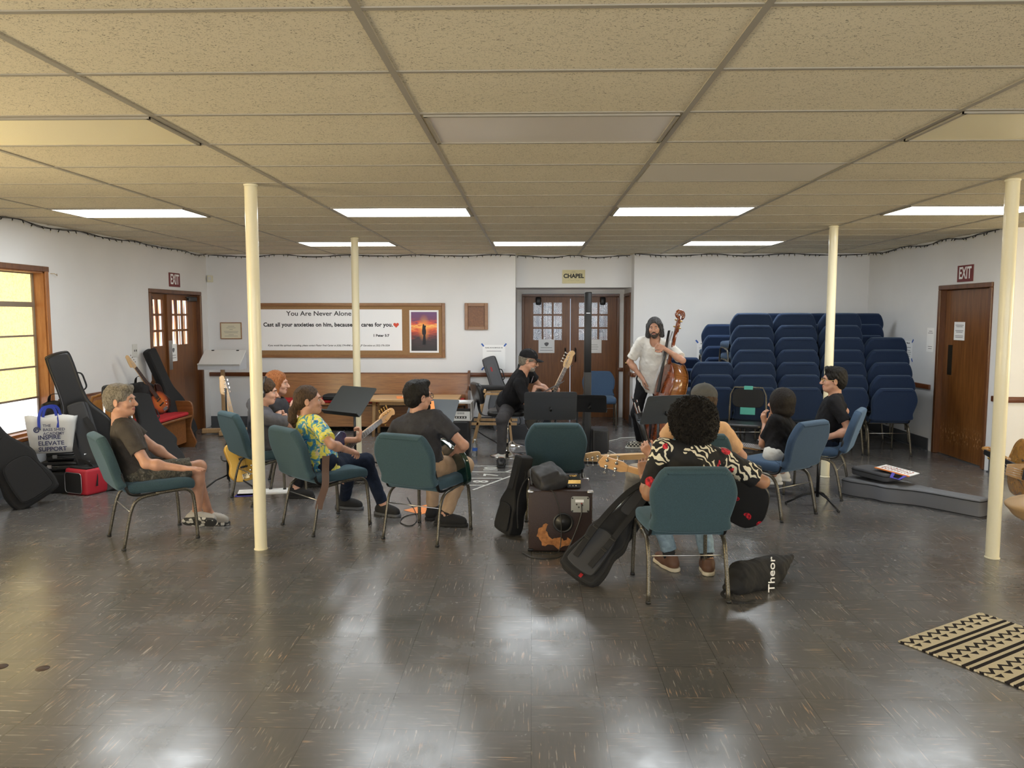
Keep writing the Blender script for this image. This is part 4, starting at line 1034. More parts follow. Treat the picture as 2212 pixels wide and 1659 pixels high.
# 10 person with a dark bob
P10 = person('person with a dark brown bob, black tee and white shorts, seen from behind', sit(c10, h10, .03, z=.50), 132, 0,
    (at(1686, 870, 6.75), 132, 0, 0),
    {'R': (at(1665, 955, 7.10), (-.3, .2, .8), (0, -1, 0), dict(curl=.5)), 'L': (at(1652, 915, 6.9), (-.2, .1, 1), (1, .4, 0), dict(curl=.6))},
    {'R': (fl(1690, 1050), (-.8, .5, 0)), 'L': (fl(1672, 1060), (-.9, .3, 0))},
    dict(skin='skin_tan', hairmat='hair_bob', hair='bob', top='tee_black', trousers='white_shorts', tleg=.9, shoe='sole_white', sole='sole_white', sleeve=.75, loose=1.1, fem=.6, arm=.95, sw=.95, hv=.016), s=.85, vox=.006,
    elbows={'R': hdir(40)+Z0, 'L': hdir(215)*.4+Z0})
# 11 man with glasses by the stacks
P11 = person('person, black-haired man with glasses and a black tee, seated in profile by the chair stacks', sit(c11, 150, .05), 158, 0,
    (at(1800, 822, 7.38), 170, -2, 0),
    {'R': (at(1790, 935, 7.75), (-1, .2, -.2), (0, 0, -1), {}), 'L': (at(1775, 948, 7.25), (-1, .25, -.2), (0, 0, -1), dict(curl=.5))},
    {'R': (Vector((2.15, 7.85, 0)), (-1, .3, 0)), 'L': (Vector((2.12, 7.60, 0)), (-1, .2, 0))},
    dict(skin='skin_light', hairmat='hair_black', hair='quiff', hv=.010, top='tee_black', trousers='jeans', shoe='blackcloth', sleeve=.68, glasses='brass', arm=1.0, girth=1.02), s=.97, vox=.006,
    elbows={'R': hdir(60)+Z0, 'L': hdir(-60)*.4+Z0+hdir(-20)*.5})
# ================================================================ instruments, stands, bags, amplifiers
def leanM(base, top, normal):
    """local y runs from base to top, local z faces normal"""
    b, t_ = v3(base), v3(top); y = (t_-b).normalized(); z = v3(normal); z = (z-y*z.dot(y)).normalized(); x = y.cross(z)
    m = Matrix((x, y, z)).transposed().to_4x4(); m.translation = b; return m
def cl(pts, n=4): return [(v.x, v.y) for v in spline(pts, n, True)]
def placed(name, label, cat, X, group=None):
    t = thing(name, label, cat, (0, 0, 0), 0, group); t.matrix_world = X; return t
P_OUT = cl([(-.005, -.20), (.10, -.185), (.165, -.10), (.150, .0), (.135, .06), (.160, .16), (.158, .23), (.125, .275), (.095, .25), (.070, .19), (.03, .155), (-.03, .155), (-.065, .185), (-.09, .22), (-.13, .215), (-.160, .17), (-.152, .09), (-.138, .0), (-.165, -.10), (-.11, -.18)])
def burst():
    n = N('sunburst_gloss'); v = n.obj((1/.17, 1/.24, 1)); vm = n.add('ShaderNodeVectorMath', operation='LENGTH'); sp = n.add('ShaderNodeSeparateXYZ'); n.link(v, sp.inputs[0])
    cb = n.add('ShaderNodeCombineXYZ'); n.link(sp.outputs[0], cb.inputs[0]); n.link(sp.outputs[1], cb.inputs[1]); n.link(cb.outputs[0], vm.inputs[0])
    c = n.ramp(vm.outputs['Value'], [(.30, (.62, .17, .03)), (.62, (.42, .08, .02)), (.85, (.03, .008, .006))]); n.b.inputs['Coat Weight'].default_value = .8
    M['burst'] = n.out(c, .25)
burst(); wood('maple', (.60, .38, .18), (.72, .50, .27), (20, 2, 20), .35, ns=2); wood('maple_back', (.55, .30, .12), (.66, .40, .19), (20, 2, 20), .35, ns=2); wood('rosewood', (.03, .015, .01), (.06, .03, .018), (20, 2, 20), .5, coat=0)
mat('blue_gloss', (.008, .014, .07), .15, coat=1); mat('green_gloss', (.006, .028, .020), .15, coat=1); mat('yellow_gloss', (.72, .42, .07), .3, coat=.6); mat('black_gloss', (.006, .006, .008), .12, coat=1)
def roses():
    n = N('rose_black_gloss'); v = n.obj(); fv = n.vor(v, 11); a = n.ramp(fv.outputs['Distance'], [(0, (1, 1, 1)), (.30, (0, 0, 0))], 'CONSTANT')
    sp = n.add('ShaderNodeSeparateXYZ'); n.link(v, sp.inputs[0]); d = n.math('ABSOLUTE', n.math('ADD', sp.outputs[0], n.math('MULTIPLY', sp.outputs[1], .6)))
    m = n.ramp(d, [(0, (1, 1, 1)), (.035, (0, 0, 0))], 'CONSTANT'); pet = n.ramp(n.noise(v, 90, 2), [(.42, (.12, .0, .01)), (.58, (.62, .02, .03))])
    M['roses'] = n.out(n.mix(n.math('MULTIPLY', a, m), (.006, .006, .007), pet), .3)
roses()
def bass(label, X, body='burst', neckm='maple', board='rosewood', head='inline', hw='chrome', guard=None, sc=1.0, nstr=4, strap=False, outline=None):
    """local y: bridge to headstock, z: out of the front"""
    t = placed('bass_guitar', label, 'bass guitar', X @ Matrix.Scale(sc, 4))
    bd = MB().use(body).slab(outline or P_OUT, -.021, .021, .008, 3).build('body', None, t)
    if guard: MB().use(guard).slab(cl([(.02, -.13), (.09, -.14), (.12, -.06), (.115, .03), (.135, .13), (.10, .17), (.05, .13), (.0, .13), (-.03, .02), (-.02, -.08)]), .0212, .0235).build('pickguard', None, t)
    w0, w1 = .030, .021
    MB().use(neckm).slab([(-w0, .12), (w0, .12), (w1, .72), (-w1, .72)], .006, .030, .004, 2).build('neck', None, t)
    fb = MB().use(board).slab([(-w0, .075), (w0, .075), (w1, .72), (-w1, .72)], .0302, .036).build('fretboard', None, t)
    b = MB().use('steel'); y0 = .72; L = .86
    for k in range(1, 21):
        y = y0-L*(1-2**(-k/12)); wv = w1+(w0-w1)*(y0-y)/.645; b.box((0, y, .0368), (2*wv, .0022, .0016))
    b.build('frets', None, fb)
    if head == 'inline': ho = cl([(-.022, .72), (.022, .72), (.033, .76), (.026, .85), (.022, .93), (.0, .955), (-.03, .94), (-.034, .91), (-.05, .84), (-.058, .78), (-.05, .755), (-.026, .745)], 3); tn = [(.030-.0*k, .775+.042*k, 1) for k in range(4)]; posts = [(-.022+.012*k, .775+.042*k) for k in range(4)]
    elif head == '2x2': ho = [(-.021, .72), (.021, .72), (.038, .765), (.036, .85), (.040, .90), (.012, .925), (-.045, .895), (-.040, .83), (-.040, .765)]; tn = [(.038, .80, 1), (.037, .865, 1), (-.040, .80, -1), (-.042, .865, -1)]; posts = [(.020, .80), (.020, .865), (-.021, .80), (-.023, .865)]
    else: ho = cl([(-.024, .72), (.024, .72), (.048, .765), (.044, .84), (.030, .90), (.04, .945), (.0, .965), (-.04, .93), (-.048, .83), (-.046, .765)], 3); tn = [(-.048, .78+.04*k, -1) for k in range(4)]+[(.047, .79, 1)]; posts = [(-.026, .78+.04*k) for k in range(4)]+[(.026, .79)]
    hd = MB().use(neckm).slab(ho, .004, .020, .003, 2).build('headstock', None, t)
    for (kx, ky, sg), (qx, qy) in zip(tn, posts):
        q = MB().use(hw).cyl((qx, qy, .02), (qx, qy, .034), .0055, 8).cyl((qx, qy, .004), (qx, qy, -.004), .012, 10).cyl((qx, qy, -.004), (kx+sg*.028, ky, -.004), .003, 6).box((kx+sg*.032, ky, -.004), (.012, .022, .005), None, .002).build('tuner', None, t)
    if hw == 'blackmetal': pass
    s_ = MB().use('steel')
    for k in range(nstr):
        a = (k/(nstr-1)-.5); s_.tube([(a*.057, -.14, .036), (a*.038, .72, .0395), posts[k]+(.028,)], .0011+.0004*(nstr-k)/nstr, 4)
    s_.build('strings', None, t)
    MB().use(hw).box((0, -.145, .026), (.078, .055, .010), None, .002).build('bridge', None, t)
    for y_, ww in ((-.045, .085), (.045, .075)): MB().use('blackplastic').box((0, y_, .026), (ww, .022, .012), None, .004, 2).build('pickup', None, t)
    for k in range(3): MB().use(hw).cyl((.085-.02*k, -.05-.045*k, .021), (.085-.02*k, -.05-.045*k, .036), .009, 12).build('control_knob', None, t)
    MB().use('blackmetal').cyl((-.13, .222, 0), (-.135, .236, 0), .006, 8).build('strap_button', None, t)
    return t
def music_stand(label, base, panel_c, facing, tilt=25, colr='blackmetal', W=.49, Hh=.34, tri=0):
    """panel_c: centre of the desk; facing: heading of the side that holds the music; tilt: degrees back from vertical"""
    base = v3(base); pc = v3(panel_c); t = thing('music_stand', label, 'music stand', base)
    n = hdir(facing)*math.cos(math.radians(tilt))+UP*math.sin(math.radians(tilt)); x = n.cross(UP).normalized()*-1; y = n.cross(x)
    if y.z < 0: y = -y; 
    x = y.cross(n).normalized(); Xp = Matrix((x, y, n)).transposed().to_4x4(); Xp.translation = pc-base
    b = MB().use(colr).slab(rrect(W, Hh, .025, 3), -.0015, .0015, X=Xp)
    for q in (.35, .29): b.box((0, Hh*q, -.002), (W-.01, .006, .004), X=Xp)
    d = b.build('desk', None, t)
    MB().use(colr).box((0, -Hh/2+.002, .028), (W, .003, .056), X=Xp).box((0, -Hh/2+.008, .056), (W, .012, .003), X=Xp).build('lip', None, d)
    a = pc-base-n*.03; top = Vector((0, 0, a.z-.10))
    MB().use('blackmetal').tube([a, a-n*.03-y*.02, top+Vector((0, 0, .06))], .012, 8).build('desk_bracket', None, t)
    MB().use('blackmetal').cyl(top+Vector((0, 0, .06)), Vector((0, 0, .5)), .0095, 10).build('inner_rod', None, t)
    MB().use('blackmetal').cyl((0, 0, .60 if top.z > .66 else top.z-.05), (0, 0, .06), .0145, 12).build('outer_tube', None, t)
    MB().use('blackmetal').ball((.026, 0, .575), .012, 8).cyl((0, 0, .575), (.026, 0, .575), .005).build('clamp_knob', None, t)
    for k in range(3):
        q = math.radians(tri+120*k); d_ = Vector((math.cos(q), math.sin(q), 0)); MB().use('blackmetal').tube([Vector((0, 0, .10))+d_*.012, d_*.12+Vector((0, 0, .075)), d_*.27+Vector((0, 0, .012))], .0085, 6).build('leg', None, t)
    return t
GB_OUT = cl([(-.15, 0), (.15, 0), (.20, .06), (.205, .18), (.175, .32), (.195, .43), (.165, .53), (.10, .68), (.085, .85), (.085, 1.16), (.06, 1.22), (-.06, 1.22), (-.085, 1.16), (-.085, .85), (-.10, .68), (-.165, .53), (-.195, .43), (-.175, .32), (-.205, .18), (-.20, .06)], 4)
def gigbag(label, X, m='greycloth', sc=1.0, pocket=True, straps=True, logo=None, th=.055, xs=1.0, name='gig_bag', cat='gig bag', trim='blackcloth', pm=None):
    t = placed(name, label, cat, X @ Matrix.Diagonal((sc*xs, sc, sc, 1)))
    MB().use(m).slab(GB_OUT, -th, th, .022, 4).build('shell', None, t)
    z = MB().use(trim)
    for zz in (-th+.02, th-.02): z.tube([(a*1.006, b_, zz) for a, b_ in GB_OUT], .0045, 6, closed=True)
    z.build('piping', None, t)
    if pocket:
        p = MB().use(pm or m).slab(cl([(-.12, .05), (.12, .05), (.155, .14), (.13, .40), (.06, .46), (-.06, .46), (-.13, .40), (-.155, .14)], 3), th, th+.035, .016, 3).build('front_pocket', None, t)
        MB().use(trim).tube([(a, b_, th+.03) for a, b_ in cl([(-.12, .05), (.12, .05), (.155, .14), (.13, .40), (.06, .46), (-.06, .46), (-.13, .40), (-.155, .14)], 3)], .004, 5, closed=True).build('pocket_zip', None, p)
        MB().use(pm or m).slab(rrect(.115, .42, .03, 3, 0, .90), th, th+.014, .008, 2).build('neck_pocket', None, t)
    if straps:
        for s in (-1, 1):
            q = MB().use(trim).strap(spline([(s*.05, 1.0, -th-.002), (s*.09, .85, -th-.05), (s*.11, .6, -th-.07), (s*.10, .35, -th-.045), (s*.08, .18, -th-.004)], 5), .05, .008, (0, 0, 1)).build('shoulder_strap', None, t)
            MB().use('blackplastic').box((s*.10, .35, -th-.047), (.05, .035, .012), None, .004).build('buckle', None, q)
    MB().use(trim).tube(spline([(.075, .80, th*0), (.115, .83, 0), (.12, .90, 0), (.115, .97, 0), (.078, 1.0, 0)], 4), .009, 8, flat=.5).build('handle', None, t)
    if logo: MB().use(logo).box((0, 1.02, th+.016), (.02, .075, .003)).build('logo_patch', None, t)
    return t
def cable(label, pts, m='blackplastic', r=.004, name='cable'):
    return tag(MB().use(m).tube(spline(pts, 6), r, 6).build(name), label, 'cable')

# --- basses held and leaning
RT = lambda X, a: X @ Matrix.Rotation(math.radians(a), 4, 'Y')
bass('sunburst bass guitar leaning on the red pew cushion', leanM(at(344, 868, 9.50), at(288, 790, 9.15), (.75, -.65, .25)), 'burst', head='inline', sc=.80)
bass('blue five-string bass guitar with gold hardware in the ponytailed man\'s lap', leanM(at(722, 985, 6.30), at(795, 928, 6.72), (.72, .05, .25)) @ Matrix.Rotation(math.radians(0), 4, 'Y'), 'blue_gloss', 'maple_back', 'rosewood', 'five', 'gold', nstr=5, sc=.92)
bass('dark green bass guitar in the lap of the man with khaki trousers', leanM(at(984, 1000, 6.02), at(885, 935, 6.62), (.80, .50, .25)), 'green_gloss', guard='paper', sc=.98)
bass('five-string bass guitar with a natural headstock held up by the instructor', leanM(at(1168, 905, 8.98), at(1222, 790, 9.12), (.35, -.85, .2)), 'black_gloss', board='rosewood', head='five', nstr=5, sc=.92)
bass('black bass guitar with red roses in the lap of the person with an afro', leanM(at(1590, 1080, 4.98), at(1300, 998, 5.20), (.25, .95, .15)), 'roses', 'maple_back', 'rosewood', '2x2', 'chrome', sc=1.0)
bass('pale maple bass guitar of the person in a grey cap, its neck pointing left', leanM(at(1500, 985, 6.24), at(1240, 992, 6.30), (-.15, .95, .25)), 'yellow_gloss', 'maple', 'maple', 'inline', sc=1.0)
bass('black bass guitar in the lap of the person with a dark bob', leanM(at(1668, 975, 7.00), at(1560, 958, 7.55), (-.55, .45, .3)), 'black_gloss', 'maple_back', sc=.9)
bass('yellow bass guitar on a floor stand behind the man with headphones', leanM(at(522, 1000, 7.55), at(482, 830, 7.62), (.75, -.6, .1)), 'yellow_gloss', 'maple', 'maple', 'inline', sc=.93)
def guitar_stand(label, base, h=1.0, rot=0, yoke=True):
    base = v3(base); t = thing('guitar_stand', label, 'guitar stand', base, math.radians(rot))
    MB().use('blackmetal').cyl((0, 0, .08), (0, 0, .55), .014, 10).build('lower_tube', None, t); MB().use('blackmetal').cyl((0, 0, .5), (0, 0, h), .010, 10).build('upper_tube', None, t)
    MB().use('blackmetal').cyl((0, 0, .52), (.03, 0, .52), .005).ball((.032, 0, .52), .012, 8).build('clamp_knob', None, t)
    for k in range(3):
        q = math.radians(90+120*k); d_ = Vector((math.cos(q), math.sin(q), 0)); lg = MB().use('blackmetal').tube([Vector((0, 0, .12))+d_*.014, d_*.13+Vector((0, 0, .09)), d_*.27+Vector((0, 0, .011))], .009, 6).build('leg', None, t)
        MB().use('blackplastic').cyl(d_*.255+Vector((0, 0, .014)), d_*.275+Vector((0, 0, .010)), .0105, 8).build('rubber_foot', None, lg)
    if yoke:
        MB().use('blackplastic').tube(spline([(-.06, .06, .30), (-.05, .02, .27), (0, 0, .26), (.05, .02, .27), (.06, .06, .30)], 4), .009, 6).build('cradle', None, t)
    return t
guitar_stand('black tripod guitar stand holding the yellow bass', fl(494, 1052), .98, 20)
guitar_stand('black tripod stand with an upright pole behind the grey-blue chair', fl(1765, 1092), .62, 200, False)
# hanging leather strap of the blue bass
tag(MB().use(mat('tan_leather', (.10, .045, .018), .5, bump=.2, bscale=80)).strap(spline([at(704, 985, 5.93), at(703, 1015, 5.90), at(703, 1045, 5.88), at(698, 1065, 5.87), at(692, 1082, 5.86), at(688, 1100, 5.85)], 5), .055, .004, (.3, -1, 0)).build('leather_strap'), 'brown leather bass strap hanging beside the ponytailed man\'s chair', 'strap')
# --- music stands
music_stand('black music stand in front of the ponytailed man, desk tilted flat', fl(768, 1008), at(757, 866, 7.35), -125, 42, mat('desk_black', (.030, .034, .034), .45, .3), W=.50, Hh=.34, tri=30)
music_stand('grey music stand desk in front of the man with the green bass', fl(935, 1035), at(932, 890, 7.60), -100, 52, mat('desk_grey', (.085, .095, .105), .5, .3), W=.50, Hh=.36)
music_stand('dark grey music stand just behind the empty teal chair', fl(1188, 1045), at(1189, 877, 7.35), 92, 18, mat('desk_slate', (.055, .062, .075), .45, .3), W=.50, Hh=.29, tri=90)
music_stand('black music stand whose flat desk the instructor leans over', fl(1200, 985), at(1191, 838, 8.75), 172, 62, W=.40, Hh=.30)
music_stand('small black music stand beside the column speaker', fl(1246, 985), at(1275, 872, 8.55), 80, 25, W=.36, Hh=.22)
music_stand('grey music stand tilted in front of the upright bass', fl(1420, 1030), at(1436, 885, 7.55), 110, 30, 'desk_grey', W=.46, Hh=.34)
# sheets on stands
def sheet(name, label, c, w_, h_, X=None, m='paper', cat='paper', rz=0, th=.0012, z=0):
    o = MB().use(m).box((0, 0, th/2), (w_, h_, th)).build(name); o.location = c; o.rotation_euler = (0, 0, math.radians(rz))
    if X is not None: o.matrix_world = X
    return tag(o, label, cat)
sheet('folder', 'orange folder on the grey music stand by the man with the green bass', (0, 0, 0), .24, .30, leanM(at(916, 905, 7.50), at(912, 872, 7.68), (-.1, -.6, .8)) @ Matrix.Translation((0, .05, .03)), 'orange', 'folder')
# --- upright bass
wood('bass_varnish', (.10, .020, .006), (.26, .06, .014), (3, 6, 3), .22, coat=.9); wood('bass_ribs', (.16, .05, .012), (.36, .14, .035), (3, 30, 3), .2, coat=.9); wood('amber_varnish', (.30, .12, .02), (.50, .25, .05), (6, 3, 3), .25, coat=.7, ns=2)
DB = cl([(0, 0), (.17, .015), (.29, .10), (.325, .24), (.29, .38), (.225, .46), (.205, .55), (.225, .64), (.25, .74), (.245, .86), (.19, .97), (.10, 1.045), (.035, 1.09), (-.035, 1.09), (-.10, 1.045), (-.19, .97), (-.245, .86), (-.25, .74), (-.225, .64), (-.205, .55), (-.225, .46), (-.29, .38), (-.325, .24), (-.29, .10), (-.17, .015)], 4)
def double_bass(label, X, fv='bass_varnish', rv='bass_ribs', sc=1.0, pin=.14):
    t = placed('double_bass', label, 'double bass', X @ Matrix.Scale(sc, 4))
    ins = [(a*.965, .545+(b_-.545)*.972) for a, b_ in DB]
    MB().use(rv).slab(ins, -.095, .095).build('ribs', None, t)
    arch = lambda a, b_: .035*max(0, 1-(a/.30)**2)*max(0, 1-((b_-.53)/.56)**2)
    def plate(z0, sg):
        b = MB().use(fv if sg > 0 else rv); vs = []; fs = []; L = len(DB); rings = [1, .97, .85, .65, .4, .15]
        for q in rings:
            for a, b_ in DB:
                x, y = a*q, .53+(b_-.53)*q; vs.append((x, y, z0+sg*(.006+(0 if q == 1 else arch(x, y)))))
        for j in range(len(rings)-1):
            for i in range(L): f_ = (j*L+i, j*L+(i+1) % L, j*L+L+(i+1) % L, j*L+L+i); fs.append(f_ if sg > 0 else f_[::-1])
        fs.append(tuple(range(5*L, 6*L)) if sg > 0 else tuple(range(5*L, 6*L))[::-1])
        o = len(vs); vs += [(a, b_, z0) for a, b_ in DB]; fs += [(o+i, o+(i+1) % L, (i+1) % L, i) if sg > 0 else (i, (i+1) % L, o+(i+1) % L, o+i) for i in range(L)]
        return b.raw(vs, fs, True)
    tp = plate(.095, 1).build('front_plate', None, t); plate(-.095, -1).build('back_plate', None, t)
    for s in (-1, 1):
        MB().use('blackplastic').tube(spline([(s*.075, .60, .135), (s*.095, .62, .132), (s*.085, .57, .136), (s*.115, .50, .128), (s*.14, .43, .122), (s*.13, .38, .124), (s*.115, .41, .126)], 5), .006, 6, flat=.5).build('sound_hole', None, tp)
    MB().use(fv).slab([(-.028, 1.05), (.028, 1.05), (.022, 1.48), (-.022, 1.48)], .085, .125, .012, 3).build('neck', None, t)
    MB().use('blackplastic').slab([(-.042, .66), (.042, .66), (.024, 1.48), (-.024, 1.48)], .0, .016, .006, 2, X=Matrix.Translation((0, 0, .126)) @ Matrix.Rotation(.045, 4, 'X') @ Matrix.Translation((0, 0, .0))).build('fingerboard', None, t)
    MB().use('maple').slab([(-.075, .50), (-.05, .50), (-.03, .53), (.03, .53), (.05, .50), (.075, .50), (.055, .60), (.045, .64), (-.045, .64), (-.055, .60)], -.008, .008, X=Matrix(((1, 0, 0, 0), (0, 0, -1, .50), (0, 1, 0, -.37), (0, 0, 0, 1)))).build('bridge', None, t)
    MB().use('blackplastic').slab([(-.02, .05), (.02, .05), (.045, .36), (-.045, .36)], .0, .014, .004, 2, X=Matrix.Translation((0, 0, .125)) @ Matrix.Rotation(.14, 4, 'X')).build('tailpiece', None, t)
    sc_ = MB().use(fv).slab([(-.027, 1.48), (.027, 1.48), (.024, 1.70), (-.024, 1.70)], .075, .120, .01, 2)
    sp = [Vector((0, 1.70+.055*math.sin(a)*(1-a/15)+.015, .085+.02-.055*math.cos(a)*(1-a/15))) for a in [k*.35-.9 for k in range(30)]]
    sc_.tube(sp, [.026-.00035*k for k in range(30)], 10); sc_.build('scroll', None, t)
    for s, y in ((1, 1.53), (-1, 1.56), (1, 1.62), (-1, 1.65)): MB().use('brass').cyl((0, y, .10), (s*.065, y, .10), .006, 8).ball((s*.075, y, .10), (.018, .012, .022), 10).build('tuning_peg', None, t)
    st_ = MB().use('steel')
    for k in range(4): a = (k-1.5); st_.tube([(a*.018, .36, .175), (a*.022, .50, .272), (a*.011, 1.48, .150)], .0017, 4)
    st_.build('strings', None, t)
    MB().use('steel').cyl((0, 0, 0), (0, -pin, 0), .006, 8).ball((0, -pin, 0), .010, 8).build('endpin', None, t)
    return t
eb = at(1416, 986, 9.36); DX = leanM(eb, at(1492, 646, 9.62), (-.965, -.26, .12)) @ Matrix.Translation((0, .15, 0))
double_bass('dark red upright double bass held by the standing man', DX, sc=.93)
tq = placed('bow_quiver', 'black bow quiver strapped to the front of the upright bass', 'quiver', leanM(at(1399, 968, 9.20), at(1377, 885, 9.20), (-.6, -.8, 0)))
MB().use('blackleather').lathe([(.028, 0), (.034, .02), (.05, .44), (.046, .44), (.03, .03)], 16, X=Matrix.Rotation(-PI/2, 4, 'X')).build('tube', None, tq)
for i in range(2):
    o = placed('double_bass_bow', ('double bass bow standing in the quiver, the taller one', 'double bass bow standing in the quiver, the shorter one')[i], 'bow', leanM(at(1397+i*2, 960, 9.20), at(1362+i*8, 850, 9.20), (-.6, -.8, 0)))
    MB().use('bass_varnish').cyl((0, .03, 0), (0, .60-.05*i, 0), .004, 6).build('stick', None, o); MB().use('paper').box((.014, .30, 0), (.002, .50, .012)).build('hair', None, o); MB().use('blackplastic').box((.008, .55-.05*i, 0), (.022, .05, .014), None, .004).build('frog', None, o)
# second double bass lying on its side at the right edge
double_bass('amber figured double bass lying on its side at the right edge, behind the pole', leanM(Vector((4.19, 6.15, .345)), Vector((4.47, 7.11, .345)), (-.96, .28, .12)), 'amber_varnish', 'amber_varnish', sc=1.0, pin=.02)
# unidentified tan shape at the edge, given the made-up form of a stool
S = SDF((3.15, 5.05, .1), (4.2, 5.85, .55), .008); S.ell((3.60, 5.45, .36), (.29, .26, .07), None, .05); S.ell((3.63, 5.45, .31), (.27, .24, .07), None, .05); S.cone((3.45, 5.45, .35), (3.88, 5.45, .345), .075, .08, .06)
S.wrinkle(.003, 20)
ts = thing('stand_in_stool', 'unidentified tan shape built as a stool, cut off by the right edge of the picture', 'stool', (3.64, 5.45, 0))
S.mesh('seat', mat('tan_vinyl', (.46, .30, .15), .55, bump=.15, bscale=120), ts, (3.60, 5.45, 0))
MB().use('blackmetal').cyl((.05, 0, .02), (.05, 0, .30), .03, 16).build('pedestal', None, ts); MB().use('blackmetal').lathe([(.16, 0), (.16, .012), (.04, .03)], 24, X=Matrix.Translation((.06, 0, 0))).build('base_disc', None, ts)
# --- gig bags
gb0 = gigbag('black padded gig bag leaning on the nearest chair, on the floor', leanM(fl(1243, 1262)+Vector((0, 0, .05)), at(1405, 1052, 5.12), (-.35, -.80, .40)), 'blackcloth', .74, True, True, pm='darkgreycloth', xs=.92, th=.07)
for s_ in (-1, 1):
    q = MB().use('blackcloth').strap(spline([(s_*.04, 1.05, .085), (s_*.085, .85, .13), (s_*.10, .60, .15), (s_*.10, .35, .14), (s_*.085, .12, .11)], 6), .055, .012, (0, 0, 1)).build('shoulder_strap', None, gb0)
    for y_ in (.30, .42): MB().use('blackplastic').box((s_*.10, y_, .15), (.062, .022, .014), None, .004).build('buckle', None, q)
MB().use('redpaint').box((.06, .02, .075), (.03, .035, .004)).build('logo_patch', None, gb0)
gigbag('black backpack-style gig bag leaning on the left of the brown speaker cabinet', leanM(Vector((-.19, 5.94, .02)), Vector((-.06, 5.92, .60)), (-.75, -.65, .1)), 'blackcloth', .50, True, False, th=.13)
gigbag('long grey gig case lying on the floor at the right', frameM(Vector((3.08, 7.48, .075)), (.80, .62, 0), (.60, -.86, 0)) @ Matrix.Rotation(0, 4, 'Z'), mat('case_grey', (.15, .155, .17), .7, bump=.3, bscale=300), .98, True, False, 'redpaint', .085)
gigbag('grey padded gig bag with red patch leaning on the back wall behind the instructor', leanM(Vector((-.30, 11.42, .0)), Vector((-.66, 11.60, 1.1)), (-.1, -1, .12)), 'greycloth', .93, True, False, 'redpaint', xs=1.25)
gigbag('grey gig bag lying on the floor behind the swivel chair', frameM(Vector((-.35, 10.55, .10)), (.05, .0, 1), (1, .1, 0)), 'darkgreycloth', .62, True, False)
gigbag('black leather-look gig bag leaning beside the amber window', leanM(at(215, 1010, 7.75), at(140, 812, 7.55), (.50, -.83, .22)), 'blackleather', 1.0, False, False, xs=1.25, th=.07)
gigbag('grey backpack gig bag with wide straps in front of the black leather-look one', leanM(at(228, 1062, 7.35), at(165, 868, 7.45), (-.25, .9, -.1)), 'darkgreycloth', .74, False, True, th=.09, xs=1.3)
gigbag('black gig bag cut off by the left edge, leaning below the window', leanM(at(84, 1078, 6.75), at(-45, 905, 6.55), (.62, -.62, .45)), 'blackcloth', .9, True, False, xs=1.1)
gigbag('black gig bag standing against the wall beside the left double door', leanM(Vector((-4.50, 9.98, .12)), at(326, 766, 9.70), (.95, -.25, .15)), 'blackcloth', 1.0, False, False, xs=.9)
gigbag('large black gig bag slumped against the pew behind the grey-haired man', leanM(at(352, 1010, 8.05), at(300, 850, 8.75), (.7, -.7, .3)), 'blackcloth', .92, False, False, xs=1.25)
def softbag(name, label, c, r, m='blackcloth', cat='bag', strapm='blackcloth', seed=1):
    S = SDF([c[i]-r[i]*1.3 for i in range(3)], [c[i]+r[i]*1.3 for i in range(3)], .009); S.box(c, r, None, min(r)*.55, .03); S.wrinkle(.010, 22, seed); S.wrinkle(.006, 45, seed+3)
    t = thing(name, label, cat, (c[0], c[1], max(0, c[2]-r[2]))); S.mesh('bag_body', m, t, t.location)
    MB().use(strapm).strap(spline([(-r[0]*.6, 0, r[2]*1.9), (-r[0]*.3, -.02, r[2]*2.2+.03), (r[0]*.3, .02, r[2]*2.2+.03), (r[0]*.6, 0, r[2]*1.9)], 4), .028, .005, (0, 0, 1)).build('strap', None, t); return t
softbag('soft_bag', 'black cloth bundle slumped on the pew beside the sunburst bass', at(305, 862, 9.35)+Vector((0, 0, 0)), (.11, .16, .20))
softbag('soft_bag', 'black bundle on the floor by the end of the left pew', fl(398, 958)+Vector((0, .1, .11)), (.08, .12, .11), seed=5)
softbag('camera_bag', 'small black bag on the floor right of the red cooler bag', fl(205, 1050)+Vector((.03, .08, .09)), (.12, .10, .09), seed=3)
softbag('soft_bag', 'black bag heaped under the window behind the white tote', at(122, 905, 7.72), (.12, .10, .18), seed=8)
# backpack and small amp on the brown cabinet, bag on the case
Xc = Vector((.205, 5.69, 0)); tc = thing('speaker_cabinet', 'brown tolex speaker cabinet with a torn corner, in front of the empty teal chair', 'speaker', Xc)
MB().use(mat('brown_tolex', (.026, .012, .010), .55, bump=.5, bscale=180)).box((0, 0, .23), (.455, .46, .44), None, .012, 2).build('cabinet', None, tc)
pt = [(x+.006*math.sin(i*2.3), y+.007*math.sin(i*1.7+1)) for i, (x, y) in enumerate(cl([(-.15, -.17), (-.11, -.215), (-.06, -.20), (-.02, -.235), (.03, -.215), (.085, -.19), (.06, -.155), (.03, -.17), (-.02, -.15), (-.05, -.165), (-.09, -.13), (-.10, -.08), (-.09, -.055), (-.135, -.07), (-.165, -.12)], 3))]
MB().use(mat('torn_wood', (.36, .15, .05), .8, var=.35, vscale=40)).slab(pt, 0, .002, X=frameM(Vector((0, -.2315, .265)), (1, 0, 0), (0, 0, 1))).build('torn_patch', None, tc)
MB().use('blackplastic').lathe([(.070, 0), (.074, .004), (.074, .006), (.058, .002), (.055, -.03), (.0, -.03)], 24, X=frameM(Vector((.02, -.231, .22)), (1, 0, 0), (0, 0, 1)), cap=False).lathe([(.057, .0005), (.057, .0015)], 24, X=frameM(Vector((.02, -.231, .22)), (1, 0, 0), (0, 0, 1))).build('port', None, tc)
